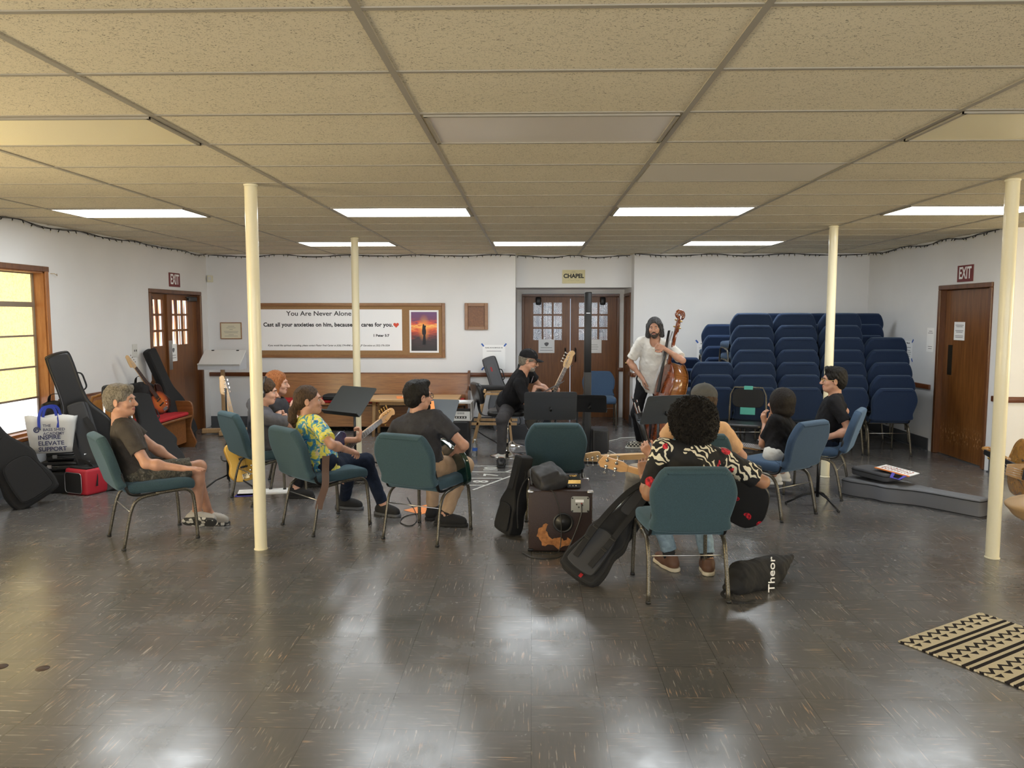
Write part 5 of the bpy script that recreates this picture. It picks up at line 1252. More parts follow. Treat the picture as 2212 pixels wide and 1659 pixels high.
jp = MB().use(mat('plate_grey', (.34, .34, .30), .4, .3)).slab(rrect(.13, .115, .018, 3), 0, .004, X=frameM(Vector((.14, -.2315, .355)), (1, 0, 0), (0, 0, 1))).build('jack_plate', None, tc)
b = MB().use('blackplastic')
for q in ((.115, .40), (.13, .38), (.155, .395), (.085, .445), (.195, .445), (.085, .352), (.195, .352)): b.cyl((q[0], -.235, q[1]-.045), (q[0], -.2385, q[1]-.045), .006, 8)
b.use('redpaint').cyl((.15, -.235, .36), (.15, -.240, .36), .006, 8); b.use('paper').box((.135, -.2362, .38), (.06, .001, .02)); b.build('jacks', None, jp)
for sx in (-1, 1):
    for sy in (-1, 1):
        for zz in (.442, .020): MB().use('steel' if zz > .1 else 'blackmetal').box((sx*.212, sy*.213, zz), (.045, .045, .022), None, .008, 2).build('corner_guard', None, tc)
for sx in (-1, 1):
    for sy in (-1, 1): b = MB().use('blackplastic').cyl((sx*.19, sy*.16, 0), (sx*.19, sy*.16, .012), .018, 10); b.build('foot', None, tc)
ta = thing('bass_amplifier', 'small black and gold amplifier head on the brown speaker cabinet', 'amplifier', Xc+Vector((.10, -.06, .451)))
MB().use('blackmetal').box((0, 0, .034), (.10, .17, .066), None, .004).build('case', None, ta); MB().use('gold').box((0, -.0855, .048), (.096, .003, .026)).build('face_plate', None, ta)
MB().use('gold').tube([(.028*math.cos(a), .03+.022*math.sin(a), .068) for a in [k*PI/8 for k in range(16)]], .0018, 5, closed=True).tube([(-.018, .035, .068), (0, .020, .068), (.018, .035, .068)], .003, 5).build('emblem', None, ta)
for k in range(3): MB().use('steel').cyl((-.03+.022*k, -.087, .020), (-.03+.022*k, -.094, .020), .005, 8).build('control_knob', None, ta)
S = SDF((-.05, 5.4, .40), (.30, 5.85, .70), .006); bc = Xc+Vector((-.085, -.06, .512))
RB = np.array(Euler((.25, -.28, .35)).to_matrix()); S.box(bc, (.115, .15, .055), RB, .045, .02); S.box(bc+Vector((-.02, -.05, .045)), (.08, .09, .03), RB, .02, .02); S.wrinkle(.005, 35, 4)
tb = thing('backpack', 'small black backpack resting on top of the brown speaker cabinet', 'backpack', Xc+Vector((-.085, -.06, .451)))
S.mesh('pack_body', mat('pack_nylon', (.022, .022, .025), .6, bump=.2, bscale=200), tb, tb.location)
MB().use('greycloth').tube(spline([(-.12, -.10, .03), (-.13, .02, .10), (-.10, .12, .12), (.0, .13, .11), (.03, .05, .12), (.07, -.06, .09)], 5), .0035, 6).build('zip', None, tb)
MB().use('blackcloth').strap(spline([(-.08, .05, .09), (-.17, .03, .03), (-.215, .0, -.08), (-.225, -.05, -.2), (-.22, -.05, -.30)], 5), .05, .008, (-1, 0, .2)).build('shoulder_strap', None, tb)
cable('black speaker cable looping down from the jack plate of the brown cabinet', [Xc+Vector(p) for p in ((.15, -.245, .36), (.145, -.255, .28), (.10, -.27, .15), (.03, -.30, .02), (-.08, -.38, .006), (-.20, -.36, .006), (-.27, -.26, .006))], r=.005)
cable('thin black cable hanging down the front of the brown cabinet', [Xc+Vector(p) for p in ((-.10, -.20, .455), (-.05, -.243, .44), (.0, -.25, .28), (.0, -.255, .06), (-.05, -.28, .006), (-.20, -.26, .006))], r=.004)
# drawstring bag
S = SDF((1.15, 4.45, -.01), (1.80, 5.2, .22), .006)
S.cone((1.30, 4.75, .085), (1.55, 4.93, .075), .085, .075, .05); S.cone((1.28, 4.68, .04), (1.50, 4.80, .04), .05, .05, .05); S.cone((1.55, 4.90, .08), (1.70, 5.03, .12), .07, .015, .06); S.cone((1.26, 4.72, .05), (1.19, 4.66, .04), .05, .03, .05)
S.plane((0, 0, .003), (0, 0, -1)); S.wrinkle(.008, 24, 2); S.wrinkle(.004, 60, 6)
td = thing('drawstring_bag', 'black drawstring bag with white lettering on the floor right of the nearest chair', 'bag', (1.42, 4.82, 0)); S.mesh('bag_body', 'blackcloth', td, td.location)
text('lettering', 'Theor', .085, 'paper', frameM(Vector((.06, -.105, .105)), (.05, .20, .98), (-.80, -.55, .2)), td, ext=.002)
MB().use('blackcloth').strap(spline([(-.22, -.15, .03), (-.27, -.22, .02), (-.24, -.30, .012), (-.16, -.33, .012), (-.10, -.30, .012)], 4), .022, .004, (0, 0, 1)).build('drawstring', None, td)
# pouch and card on the grey case
tp_ = thing('laptop_bag', 'grey padded pouch lying on top of the long grey gig case', 'bag', (3.24, 7.30, .182)); tp_.rotation_euler = (0, .03, math.radians(-62))
MB().use('greycloth').slab(rrect(.40, .26, .05, 4), 0, .075, .02, 4).build('pouch_body', None, tp_); MB().use('blackcloth').tube([(x, y, .05) for x, y in rrect(.402, .262, .05, 4)], .004, 6, closed=True).build('zip', None, tp_)
tw = thing('tote_bag', 'flat white and orange tote with purple handles lying on the grey pouch', 'tote bag', (3.36, 7.16, .268)); tw.rotation_euler = (.02, .10, math.radians(-52))
MB().use('paper').box((0, 0, .004), (.32, .20, .008), None, .003).build('tote_body', None, tw); MB().use('orange').box((0, -.095, .0045), (.322, .022, .010), None, .002).build('orange_hem', None, tw)
b = MB().use(mat('rust_ink', (.35, .08, .04), .7)); rq = random.Random(4)
for z_ in (.055, .01, -.035):
    for k in range(9): b.box((-.12+.03*k, z_, .0085), (.006+.010*rq.random(), .030, .001), (0, 0, rq.uniform(-.3, .3)))
b.build('printed_pattern', None, tw)
MB().use(mat('purple_webbing', (.07, .06, .42), .7)).strap([(.02, -.10, .004), (.05, -.19, -.02), (.12, -.19, -.02), (.13, -.10, .004)], .028, .004, (0, 0, 1)).build('handle', None, tw)
# --- floor paper, bottles, cables
sheet('poster', 'white and orange printed sheet on the floor beside the near-left pole', fl(575, 1062)+Vector((0, 0, .001)), .52, .26, rz=15); sheet('plastic_bag', 'purple plastic folder on the floor under the printed sheet', fl(528, 1070)+Vector((0, 0, .001)), .16, .12, m='purple_webbing', cat='folder', rz=10)
for k, (a, s_) in enumerate((((556, 1066), 'AEGS'), ((592, 1060), 'bass'))): pass
sheet('folder', 'orange folder on the floor between the shoes of the man in khaki trousers', fl(918, 1100)+Vector((0, 0, .001)), .30, .22, m='orange', cat='folder', rz=50)
tw_ = thing('water_bottle', 'clear water bottle with a blue label beside the black amplifier cabinet', 'bottle', fl(1026, 985)); n_ = N('clear_plastic'); n_.b.inputs['Transmission Weight'].default_value = .9; M['clearp'] = n_.out((.9, .93, .95), .1)
MB().use('clearp').lathe([(.028, 0), (.032, .01), (.032, .13), (.012, .175), (.012, .19)], 16).build('bottle', None, tw_); MB().use(mat('label_blue', (.03, .12, .50), .5)).lathe([(.0325, .065), (.0325, .10)], 16, cap=False).build('label', None, tw_); MB().use('paper').cyl((0, 0, .19), (0, 0, .205), .014, 12).build('cap', None, tw_)
cable('white cable running behind the column speaker towards the upright bass', [fl(*p, .006) for p in ((1302, 955), (1330, 950), (1345, 946), (1390, 945), (1425, 948))], 'sole_white', .006)
cable('white cable curving over the floor right of the small speaker', [fl(*p, .006) for p in ((1303, 968), (1325, 978), (1345, 990), (1352, 1005), (1400, 1012))], 'sole_white', .006)
cable('thin black cable on the floor from the amplifier cabinet to the instructor', [fl(*p, .005) for p in ((1023, 925), (1045, 940), (1068, 953), (1100, 975), (1140, 978))], r=.005)
cable('black cable coiled on the floor behind the chair of the man with the green bass', [fl(*p, .005) for p in ((880, 1075), (897, 1105), (900, 1125), (885, 1136), (865, 1128), (875, 1115), (910, 1108))], r=.004)
# floor markings (shuffleboard triangle) and floor scars
b = MB().use(mat('tape_white', (.62, .62, .58), .6))
def line(p, q, w_=.022): 
    a, c = fl(*p, .0006), fl(*q, .0006); d = (c-a); m_ = (a+c)/2; b.box(m_, (d.length, w_, .0008), (0, 0, math.atan2(d.y, d.x)))
line((985, 1006), (1126, 1007)); line((985, 1019), (1126, 1020)); line((985, 1033), (1085, 1033)); line((985, 1048), (1048, 1048)); line((1022, 1058), (1126, 1020)); line((1090, 1020), (1126, 1008))
struct('trim_12', b)
for s_, p, z_ in (('10', (1062, 1013), .22), ('7', (1062, 1026), .22), ('8', (1040, 1040), .22)):
    o = text('floor_marking', s_, z_, 'tape_white', Matrix.Translation(fl(*p, .0008)) @ Matrix.Rotation(PI/2 if s_ != '8' else PI/2, 4, 'Z'), bold=.004); tag(o, kind='structure')
for p in ((92, 1444), (2, 1440)): tag(MB().use('rosewood').lathe([(.032, 0), (.03, .002)], 16).build('floor_socket'), 'dark oval hole mark in the floor at lower left' if p[0] > 50 else 'dark hole mark at the far left edge of the floor', 'floor mark').location = fl(*p)
# rug
def rugmat():
    n = N('woven_rug'); v = n.obj(); sp = n.add('ShaderNodeSeparateXYZ'); n.link(v, sp.inputs[0]); x, y = sp.outputs[0], sp.outputs[1]
    p = n.math('FRACT', n.math('DIVIDE', y, .20)); st_ = n.math('LESS_THAN', n.math('ABSOLUTE', n.math('SUBTRACT', p, .10)), .055); st2 = n.math('LESS_THAN', n.math('ABSOLUTE', n.math('SUBTRACT', p, .30)), .055)
    tx = n.math('ABSOLUTE', n.math('SUBTRACT', n.math('FRACT', n.math('DIVIDE', x, .078)), .5))
    q = n.math('SUBTRACT', p, .46); tri = n.math('MULTIPLY', n.math('LESS_THAN', n.math('MULTIPLY', tx, .34), n.math('MULTIPLY', q, .8)), n.math('LESS_THAN', p, .62)); tri = n.math('MULTIPLY', tri, n.math('GREATER_THAN', q, 0))
    z_ = n.math('LESS_THAN', n.math('ABSOLUTE', n.math('SUBTRACT', n.math('SUBTRACT', p, .72), n.math('MULTIPLY', tx, .34))), .055)
    f = n.math('MINIMUM', n.math('ADD', n.math('ADD', st_, st2), n.math('ADD', tri, z_)), 1.)
    nzv = n.noise(n.obj((1, 6, 1)), 120, 2); n.bump(nzv, .5, .004)
    M['rug'] = n.out(n.mix(f, n.ramp(nzv, [(.3, (.52, .46, .33)), (.7, (.70, .63, .48))]), (.028, .024, .026)), .95, 0, .1)
rugmat(); A = fl(1940, 1387); Bq = fl(2115, 1326); d = (Bq-A); L = d.length; ang = math.atan2(d.y, d.x)
tr = thing('rug', 'black and cream woven rug at the lower right edge', 'rug', A, ang)
MB().use('rug').slab([(0, 0), (L, 0), (L, -1.5), (0, -1.5)], .001, .008).build('weave', None, tr)
for x_ in (0, L):
    b = MB().use('rug')
    for k in range(60): b.ball((x_, -.02-k*.0247, .006), (.008, .0135, .006), 6)
    b.build('braided_edge', None, tr)
# ================================================================ walls: signs, boards, notices
WB = lambda x, z, d=0: frameM(Vector((x, YB-d, z)), (1, 0, 0), (0, 0, 1))          # on the back wall, facing the room
WL = lambda y, z, d=0: frameM(Vector((XL+d, y, z)), (0, 1, 0), (0, 0, 1))          # on the left wall
WR = lambda y, z, d=0: frameM(Vector((XR-d, y, z)), (0, -1, 0), (0, 0, 1))         # on the right wall
WD = lambda x, z, d=0: frameM(Vector((x, YD+.02-d, z)), (1, 0, 0), (0, 0, 1))      # on the chapel doors
def frame_bars(mb, w_, h, t_, d, X): 
    for s in (-1, 1):
        mb.box((s*(w_-t_)/2, 0, d/2), (t_, h, d), None, .004, X=X); mb.box((0, s*(h-t_)/2, d/2), (w_-2*t_, t_, d), None, .004, X=X)
    return mb
t = placed('bulletin_board', 'long cork bulletin board with a wooden frame on the back wall', 'bulletin board', WB(-2.78, 1.4675))
MB().use(mat('cork', (.30, .17, .075), .85, var=.2, vscale=200)).box((0, 0, .006), (2.86, .78, .012)).build('cork_panel', None, t)
frame_bars(MB().use('board_wood'), 2.94, .825, .045, .03, Matrix()).build('frame', None, t)
t = placed('banner', 'white banner about never being alone pinned to the bulletin board', 'banner', WB(-3.08, 1.475, .0135))
MB().use('paper').box((0, 0, .0015), (2.24, .62, .003)).build('sheet', None, t)
tx = lambda s, size, x, z, sx=1, bold=0, par=t, m='ink', sh=0, al='CENTER', sp=1, zz=.0032: text('lettering', s, size, m, Matrix.Translation((x, z, zz)), par, sx=sx, bold=bold, shear=sh, align=al, sp=sp)
tx('You Are Never Alone', .098, -.14, .245, 1.12, .0012); tx('Cast all your anxieties on him, because he cares for you.', .083, -.005+.0, .078, 1.0, .0028, sp=1.03)
tx('1 Peter 5:7', .052, .80, -.085, 1.05, .0018); tx('If you would like spiritual counseling, please contact Pastor Fred Carter at (626) 374-4940 or Pastor JP Geronimo at (323) 376-3554', .0375, 0, -.235, .92, .0006, sh=.2)
hp = [(.5*.085*1.0*(16*math.sin(a)**3)/16, .5*.085*(13*math.cos(a)-5*math.cos(2*a)-2*math.cos(3*a)-math.cos(4*a))/16) for a in [2*PI*k/40 for k in range(40)]]
MB().use(mat('heart_red', (.70, .07, .03), .5)).slab(hp, .003, .0042, X=Matrix.Translation((1.03, .075, 0))).build('heart', None, t)
def sunset():
    n = N('sunset_print'); v = n.obj(); sp = n.add('ShaderNodeSeparateXYZ'); n.link(v, sp.inputs[0])
    y = n.math('ADD', sp.outputs[1], n.math('MULTIPLY', n.math('SUBTRACT', n.noise(n.obj((1, 4, 1)), 6, 4, .6, 1.), .5), .22))
    c = n.ramp(n.math('ADD', n.math('MULTIPLY', y, 1.75), .5), [(.05, (.010, .006, .010)), (.30, (.035, .012, .02)), (.43, (.30, .03, .02)), (.55, (.75, .10, .02)), (.63, (1, .55, .12)), (.70, (.75, .08, .03)), (.82, (.16, .03, .10)), (1, (.13, .04, .16))])
    d = n.add('ShaderNodeVectorMath', operation='LENGTH'); mp = n.obj((5.5, 2.6, 1)); mv = n.add('ShaderNodeVectorMath', operation='SUBTRACT'); mv.inputs[1].default_value = (0, .13, 0); n.link(mp, mv.inputs[0]); n.link(mv.outputs[0], d.inputs[0])
    g = n.ramp(d.outputs['Value'], [(0, (1, 1, 1)), (.55, (0, 0, 0))]); c = n.mix(n.math('MULTIPLY', g, .75), c, (1, .42, .06)); M['sunset'] = n.out(c, .3); return n.m
sunset()
t = placed('poster', 'sunset beach poster with two silhouetted figures, pinned right of the banner', 'poster', WB(-1.628, 1.453, .0135))
MB().use('paper').box((0, 0, .0012), (.44, .64, .0024)).build('sheet', None, t); MB().use('sunset').box((0, .0, .003), (.39, .585, .0012)).build('print', None, t)
MB().use('ink').slab(cl([(-.022, -.05), (.022, -.05), (.030, .0), (.022, .055), (.030, .075), (.022, .095), (.012, .085), (.002, .10), (-.010, .115), (-.020, .095), (-.026, .05), (-.030, .0)], 3), .0036, .0042).slab([(-.012, -.05), (.020, -.05), (.03, -.20), (-.03, -.20)], .0036, .0040).build('silhouette', None, t)
t = placed('niche_box', 'small empty wooden frame niche on the back wall', 'niche', WB(-.838, 1.68)); frame_bars(MB().use('board_wood'), .35, .40, .05, .035, Matrix()).build('frame', None, t); MB().use('door_wood').box((0, 0, .004), (.27, .32, .008)).build('back_panel', None, t)
t = placed('framed_certificate', 'framed certificate on the back wall above the white lectern', 'certificate', WB(-4.57, 1.462)); frame_bars(MB().use('board_wood'), .33, .255, .014, .016, Matrix()).build('frame', None, t)
MB().use('cream').box((0, 0, .005), (.305, .23, .004)).build('certificate_sheet', None, t)
b = MB().use('greyink')
for k, (w_, z) in enumerate(((.10, .07), (.14, .045), (.05, .02), (.22, -.01), (.20, -.03), (.08, -.06), (.20, -.08))): b.box((0, z, .0075), (w_, .004, .0006))
b.build('printed_lines', None, t)
def exit_sign(X, label):
    t = placed('exit_sign', label, 'sign', X); MB().use(mat('exit_red', (.16, .008, .010), .4)).box((0, 0, .004), (.33, .19, .008), None, .003).build('plate', None, t); text('lettering', 'EXIT', .19, 'paper', Matrix.Translation((0, 0, .0085)), t, sx=.66, bold=.004)
exit_sign(WL(10.67, 2.18), 'dark red EXIT sign above the left glazed double door'); exit_sign(WR(9.16, 2.175), 'dark red EXIT sign above the plain wooden door on the right')
t = placed('chapel_sign', 'cream CHAPEL sign on the wall above the chapel doors', 'sign', frameM(Vector((.635, YA, 2.285)), (1, 0, 0), (0, 0, 1)))
MB().use(mat('sign_cream', (.66, .60, .36), .6)).box((0, 0, .003), (.35, .205, .006), None, .002).build('plate', None, t); text('lettering', 'CHAPEL', .088, 'ink', Matrix.Translation((0, .008, .0065)), t, sx=.98, bold=.0035)
b = MB().use('greyink')
for z, w_ in ((.075, .05), (.062, .10), (-.055, .18)): b.tube([(x*w_, z+.006*math.sin(x*14), .0065) for x in [k/12-.5 for k in range(13)]], .0012, 4)
b.build('scrollwork', None, t)
def notice(label, X, w_, h, lines, title=None, tape=None, pic=None, name='paper_notice', ts=.03):
    t = placed(name, label, 'notice', X); MB().use('paper').box((0, 0, .0012), (w_, h, .0012)).build('sheet', None, t)
    if title: text('lettering', title, ts, 'ink', Matrix.Translation((0, h*.38, .002)), t, sx=.9, bold=.0006)
    b = MB().use('greyink')
    for z, lw in lines: b.box((0, z*h, .0021), (lw*w_, .006, .0005))
    if lines: b.build('printed_lines', None, t)
    if pic: MB().use('greyink').slab(cl([(-.03, -.01), (.0, -.035), (.03, -.01), (.035, .02), (.0, .03), (-.035, .015)], 3), .002, .0028, X=Matrix.Translation((0, pic*h, 0))).build('printed_picture', None, t)
    if tape:
        for sx, sy in tape:
            MB().use('bluetape').box((sx*w_/2, sy*h/2, .0026), (.022, .055, .0008), (0, 0, -sx*sy*.7)).build('tape', None, t)
notice('printed notice with a small picture on the left chapel door', WD(.24, 1.185, .0), .265, .225, [(-.12, .7), (-.30, .8)], None, None, .15)
notice('printed notice on the right chapel door, partly behind the column speaker', WD(1.02, 1.185, .0), .265, .225, [(.10, .5), (-.05, .6), (-.22, .5)])
notice('notice taped with blue tape on the back wall left of the chapel alcove', WB(-.575, 1.07), .34, .36, [(.24, .65)], 'PLEASE, NO ROOM FOOD OR', [(-1, 1), (1, 1), (-1, -1)], None, ts=.022)
notice('notice with blue tape half hidden by the blue chair stacks', WB(2.58, 1.165), .22, .28, [(.15, .7), (.05, .5), (-.08, .7), (-.2, .6), (-.3, .5)], 'Please leave', [(-1, 1), (-1, -1), (1, 1)], ts=.026)
notice('notice with four blue tape corners on the right wall beside the stacks', WR(10.45, 1.235), .24, .25, [(.15, .6), (0, .5), (-.1, .7), (-.2, .6), (-.3, .5)], 'Please do', [(-1, 1), (-1, -1), (1, 1), (1, -1)], ts=.026)
t = notice('white flyer with a dark photo on the right wall beside the exit door', WR(9.885, 1.39), .17, .30, [(.36, .5), (.28, .7), (-.28, .6), (-.36, .5)], None, None, -.0)
notice('white notice with three paragraphs on the wooden exit door', WR(9.33, 1.51, -.054), .23, .215, [(.32, .75), (.24, .6), (.02, .75), (-.06, .6), (-.26, .75), (-.34, .7)])
notice('curled notice on the left glazed double door', WL(10.66, 1.18, -.045), .22, .24, [(-.15, .6), (-.3, .7)], None, None, .15)
t = placed('light_switch', 'white double light switch plate on the left wall by the door', 'light switch', WL(9.52, 1.26)); MB().use('sole_white').box((0, 0, .004), (.12, .16, .008), None, .002).build('plate', None, t); MB().use('greyink').box((-.022, .0, .012), (.010, .024, .010)).box((.022, .0, .012), (.010, .024, .010)).build('toggles', None, t)
t = placed('light_switch', 'white light switch on the alcove side wall beside the standing bassist', 'light switch', frameM(Vector((AR, 11.90, 1.22)), (0, -1, 0), (0, 0, 1))); MB().use('sole_white').box((0, 0, .004), (.07, .115, .008), None, .002).build('plate', None, t); MB().use('cream').box((0, 0, .01), (.012, .03, .01)).build('toggle', None, t)
t = placed('wall_sensor', 'small beige sensor box on the back wall in the left corner', 'sensor', WB(-4.86, 2.243)); MB().use('cream').box((0, 0, .02), (.08, .10, .04), None, .006).build('case', None, t); MB().use('sole_white').box((0, .01, .041), (.045, .045, .004)).build('lens', None, t)
tag(MB().use('brass').tube([(XL, 7.90, 2.12), (XL+.03, 7.92, 2.12), (XL+.04, 7.95, 2.10), (XL+.03, 7.96, 2.12)], .003, 6).build('wall_hook'), 'small brass hook on the left wall at the window corner', 'hook')
# string lights
def string_lights(label, p, q, nb, sag=.018, off=(0, 0)):
    p, q = v3(p), v3(q); t = thing('string_lights', label, 'string lights', p); d = q-p; pts = []; rnd = random.Random(int(p.x*10+p.y*7))
    ns = max(6, int(d.length/.35))
    for k in range(ns+1): pts.append(d*(k/ns)+Vector((off[0]*.012, off[1]*.012, -.020-sag*rnd.random()-(.0 if k % 3 else -.02))))
    c = spline(pts, 5); MB().use('blackplastic').tube(c, .0045, 5).tube([x+Vector((0, 0, .012*math.sin(i*.5))) for i, x in enumerate(c)], .0035, 5).build('wire', None, t)
    b0 = MB().use('blackplastic').cyl((0, 0, 0), (0, 0, -.028), .0055, 6).use('cream').tube([(0, 0, -.028), (0, 0, -.048)], [.004, .002], 6); first = None
    for k in range(nb):
        x = c[int((k+.5)/nb*(len(c)-1))]
        if first is None: o = first = b0.build('bulb', None, t)
        else: o = first.copy(); COL.objects.link(o); o.parent = t
        o.location = x; o.rotation_euler = (rnd.uniform(-.7, .7), rnd.uniform(-.7, .7), 0)
string_lights('dark string lights along the top of the left wall', (XL+.03, 5.2, ZC), (XL+.03, YB-.04, ZC), 44, off=(1, 0)); string_lights('dark string lights along the top of the back wall left of the chapel', (XL+.05, YB-.03, ZC), (AL, YB-.03, ZC), 46)
string_lights('dark string lights across the header above the chapel sign', (AL+.03, YA-.03, ZC), (AR-.03, YA-.03, ZC), 16); string_lights('dark string lights along the back wall above the chair stacks', (AR, YB-.03, ZC), (XR-.05, YB-.03, ZC), 36); string_lights('dark string lights along the top of the right wall', (XR-.03, YB-.05, ZC), (XR-.03, 8.5, ZC), 30)
# ================================================================ furniture at the walls
t = thing('lectern', 'white slanted lectern on a wooden post by the left back corner', 'lectern', (-4.42, 11.0, 0))
Xp = frameM(Vector((0, .0, 1.09)), (1, 0, 0), (0, .80, .60)); MB().use('sole_white').box((0, .0, 0), (.60, .34, .02), None, .004, X=Xp).box((0, -.165, .012), (.60, .016, .03), X=Xp).build('slanted_top', None, t)
MB().use(mat('lectern_grey', (.50, .52, .55), .5)).raw([(-.30, -.14, .93), (.30, -.14, .93), (.30, -.14, .98), (-.30, -.14, .98), (-.30, .13, .93), (.30, .13, .93), (.30, .13, 1.17), (-.30, .13, 1.17)], [(0, 1, 2, 3), (5, 4, 7, 6), (4, 0, 3, 7), (1, 5, 6, 2), (4, 5, 1, 0), (3, 2, 6, 7)]).build('box_body', None, t)
MB().use('leg_wood').box((0, 0, .49), (.05, .05, .90), None, .006).build('post', None, t)
for a in (0, 90): MB().use('leg_wood').box((0, 0, .045), (.62, .06, .07), (0, 0, math.radians(a+12)), .01).build('foot_bar', None, t)
for s in (-1, 1): MB().use('blackmetal').box((s*.18, .12, 1.19), (.04, .02, .02), None, .004).build('clip', None, t)
def pew(name, label, x, y, rz, L, end='plain'):
    """local x along the pew, sitter faces -y; back at y=+.22"""
    t = thing('pew', label, 'pew', (x, y, 0), rz); w_ = 'pew_wood' if abs(rz) < .1 else 'pew_side_wood'
    MB().use(w_).box((0, .20, .62), (L, .022, .40), (-.10, 0, 0), .006).build('backrest', None, t); MB().use(w_).box((0, -.02, .405), (L, .42, .03), None, .008).build('seat', None, t)
    MB().use('redcloth').slab(rrect(L-.10, .37, .04, 3, 0, -.03), .422, .465, .018, 3).build('seat_cushion', None, t)
    eo = cl([(-.25, 0), (.26, 0), (.27, .2), (.28, .55), (.29, .84), (.22, .86), (.17, .80), (.12, .62), (-.10, .60), (-.22, .58), (-.24, .42), (-.20, .25)], 3)
    for s in (-1, 1): MB().use('frame_wood' if end != 'plain' else 'pew_side_wood').slab(eo, -.018, .018, .004, 2, X=frameM(Vector((s*L/2, 0, 0)), (0, 1, 0), (0, 0, 1))).build('end_panel', None, t)
    MB().use(w_).box((0, -.15, .22), (L-.1, .018, .30)).build('front_rail', None, t); return t
pew('pew', 'wooden pew with a red cushion along the left wall beside the double door', -4.60, 8.98, PI/2, 1.75); pew('pew', 'long wooden pew with a red cushion against the back wall under the bulletin board', -2.42, 11.42, 0, 2.95, 'dark')
t = thing('guitar_case', 'black soft guitar case lying on the red cushion of the long pew', 'guitar case', (-2.5, 11.33, .467)); MB().use('blackcloth').slab([(b_*.95-.55, a*.75) for a, b_ in GB_OUT], 0, .075, .025, 3).build('shell', None, t); MB().use('greycloth').tube([(b_*.95-.55, a*.76, .055) for a, b_ in GB_OUT], .004, 5, closed=True).build('zip', None, t)
t = thing('low_table', 'light wood low table with a rounded end holding orange folders', 'table', (-1.72, 10.95, 0))
MB().use('table_wood').slab([(.70, -.32), (.70, .32), (-.40, .32)]+arc((-.40, 0), .32, PI/2, 3*PI/2, 10)[1:-1]+[(-.40, -.32)], .50, .545, .008, 2).build('table_top', None, t); MB().use('leg_wood').box((.1, 0, .475), (1.0, .46, .05)).build('apron', None, t)
for x, y in ((-.48, -.18), (-.48, .18), (.6, -.24), (.6, .24)): MB().use('leg_wood').tube([(x, y, .50), (x*1.04, y*1.1, 0)], [.030, .022], 8).build('leg', None, t)
sheet('folder', 'orange folder lying on the low light wood table', (-1.72, 10.85, .546), .36, .26, m='orange', cat='folder', rz=12, th=.008); sheet('paper_stack', 'stack of white paper on the orange folder on the low table', (-1.68, 10.90, .555), .24, .20, rz=-8, th=.02); 
# bass rig
t = thing('amplifier_cabinet', 'black speaker cabinet under the silver rack amplifier', 'speaker', (-.96, 9.50, 0))
MB().use('blackleather').box((0, 0, .215), (.40, .36, .41), None, .012, 2).build('cabinet', None, t); MB().use('blackcloth').box((0, -.181, .215), (.36, .004, .37)).build('grille', None, t)
for s in (-1, 1): MB().use('blackmetal').box((s*.192, -.175, .215), (.018, .018, .41), None, .004).build('corner_strip', None, t)
t = thing('rack_amplifier', 'silver rack amplifier with rows of knobs on the black cabinet', 'amplifier', (-.96, 9.50, .421)); sv = mat('silver_face', (.62, .62, .60), .35, .6)
b = MB().use(sv)
for z in (.006, .215): b.box((0, 0, z), (.46, .34, .012), None, .003)
for s in (-1, 1): b.box((s*.226, 0, .11), (.012, .34, .20), None, .003)
b.build('rack_case', None, t); fp = MB().use(sv).box((0, -.165, .065), (.43, .012, .105), None, .003).build('face_plate', None, t)
MB().use('darkgreycloth').box((0, .0, .065), (.42, .30, .10)).build('chassis', None, t); MB().use('blackplastic').box((.10, -.1715, .045), (.14, .003, .028)).build('dark_panel', None, fp)
for r_ in range(2):
    for k in range(6): MB().use('steel').cyl((-.19+.035*k, -.17, .085-.035*r_), (-.19+.035*k, -.184, .085-.035*r_), .011, 12).build('knob', None, fp)
for k in range(4): MB().use('sole_white').cyl((.05+.032*k, -.172, .045), (.05+.032*k, -.182, .045), .009, 10).build('knob', None, fp)
b = MB().use('ink')
for k in range(9): b.box((.06+.010*k, -.1715, .095), (.004, .002, .022))
b.build('vent_slots', None, fp)
sheet('paper', 'white sheet of paper lying on top of the silver rack amplifier', (-.93, 9.48, .643), .26, .20, rz=20, th=.004)
# trestle with grey canvas and bag
t = thing('wooden_frame_chair', 'folded light wood frame chair with a grey canvas seat behind the rack amplifier', 'chair', (-.60, 10.45, 0))
for y in (-.2, .2): MB().use('leg_wood').box((-.10, y, .36), (.03, .025, .74), (0, .22, 0), .004).build('leg', None, t); MB().use('leg_wood').box((.30, y, .34), (.03, .025, .70), (0, -.10, 0), .004).build('leg', None, t); MB().use('leg_wood').box((.10, y, .26), (.60, .025, .035)).build('cross_bar', None, t); MB().use('leg_wood').box((.15, y, .66), (.48, .025, .03)).build('arm_rail', None, t)
MB().use('greycloth').box((-.17, 0, .52), (.012, .36, .42), (0, .25, 0)).build('canvas', None, t)
t = thing('soft_case', 'flat black instrument case lying on the light wood frame chair', 'case', (-.46, 10.42, .695)); MB().use('blackcloth').slab([(b_*.62-.38, a*.6) for a, b_ in GB_OUT], 0, .06, .02, 3).build('shell', None, t); MB().use('blackcloth').strap(spline([(.2, -.1, .03), (.28, -.15, -.08), (.34, -.14, -.14), (.40, -.1, .02)], 4), .03, .005, (0, 1, 0)).build('strap', None, t)
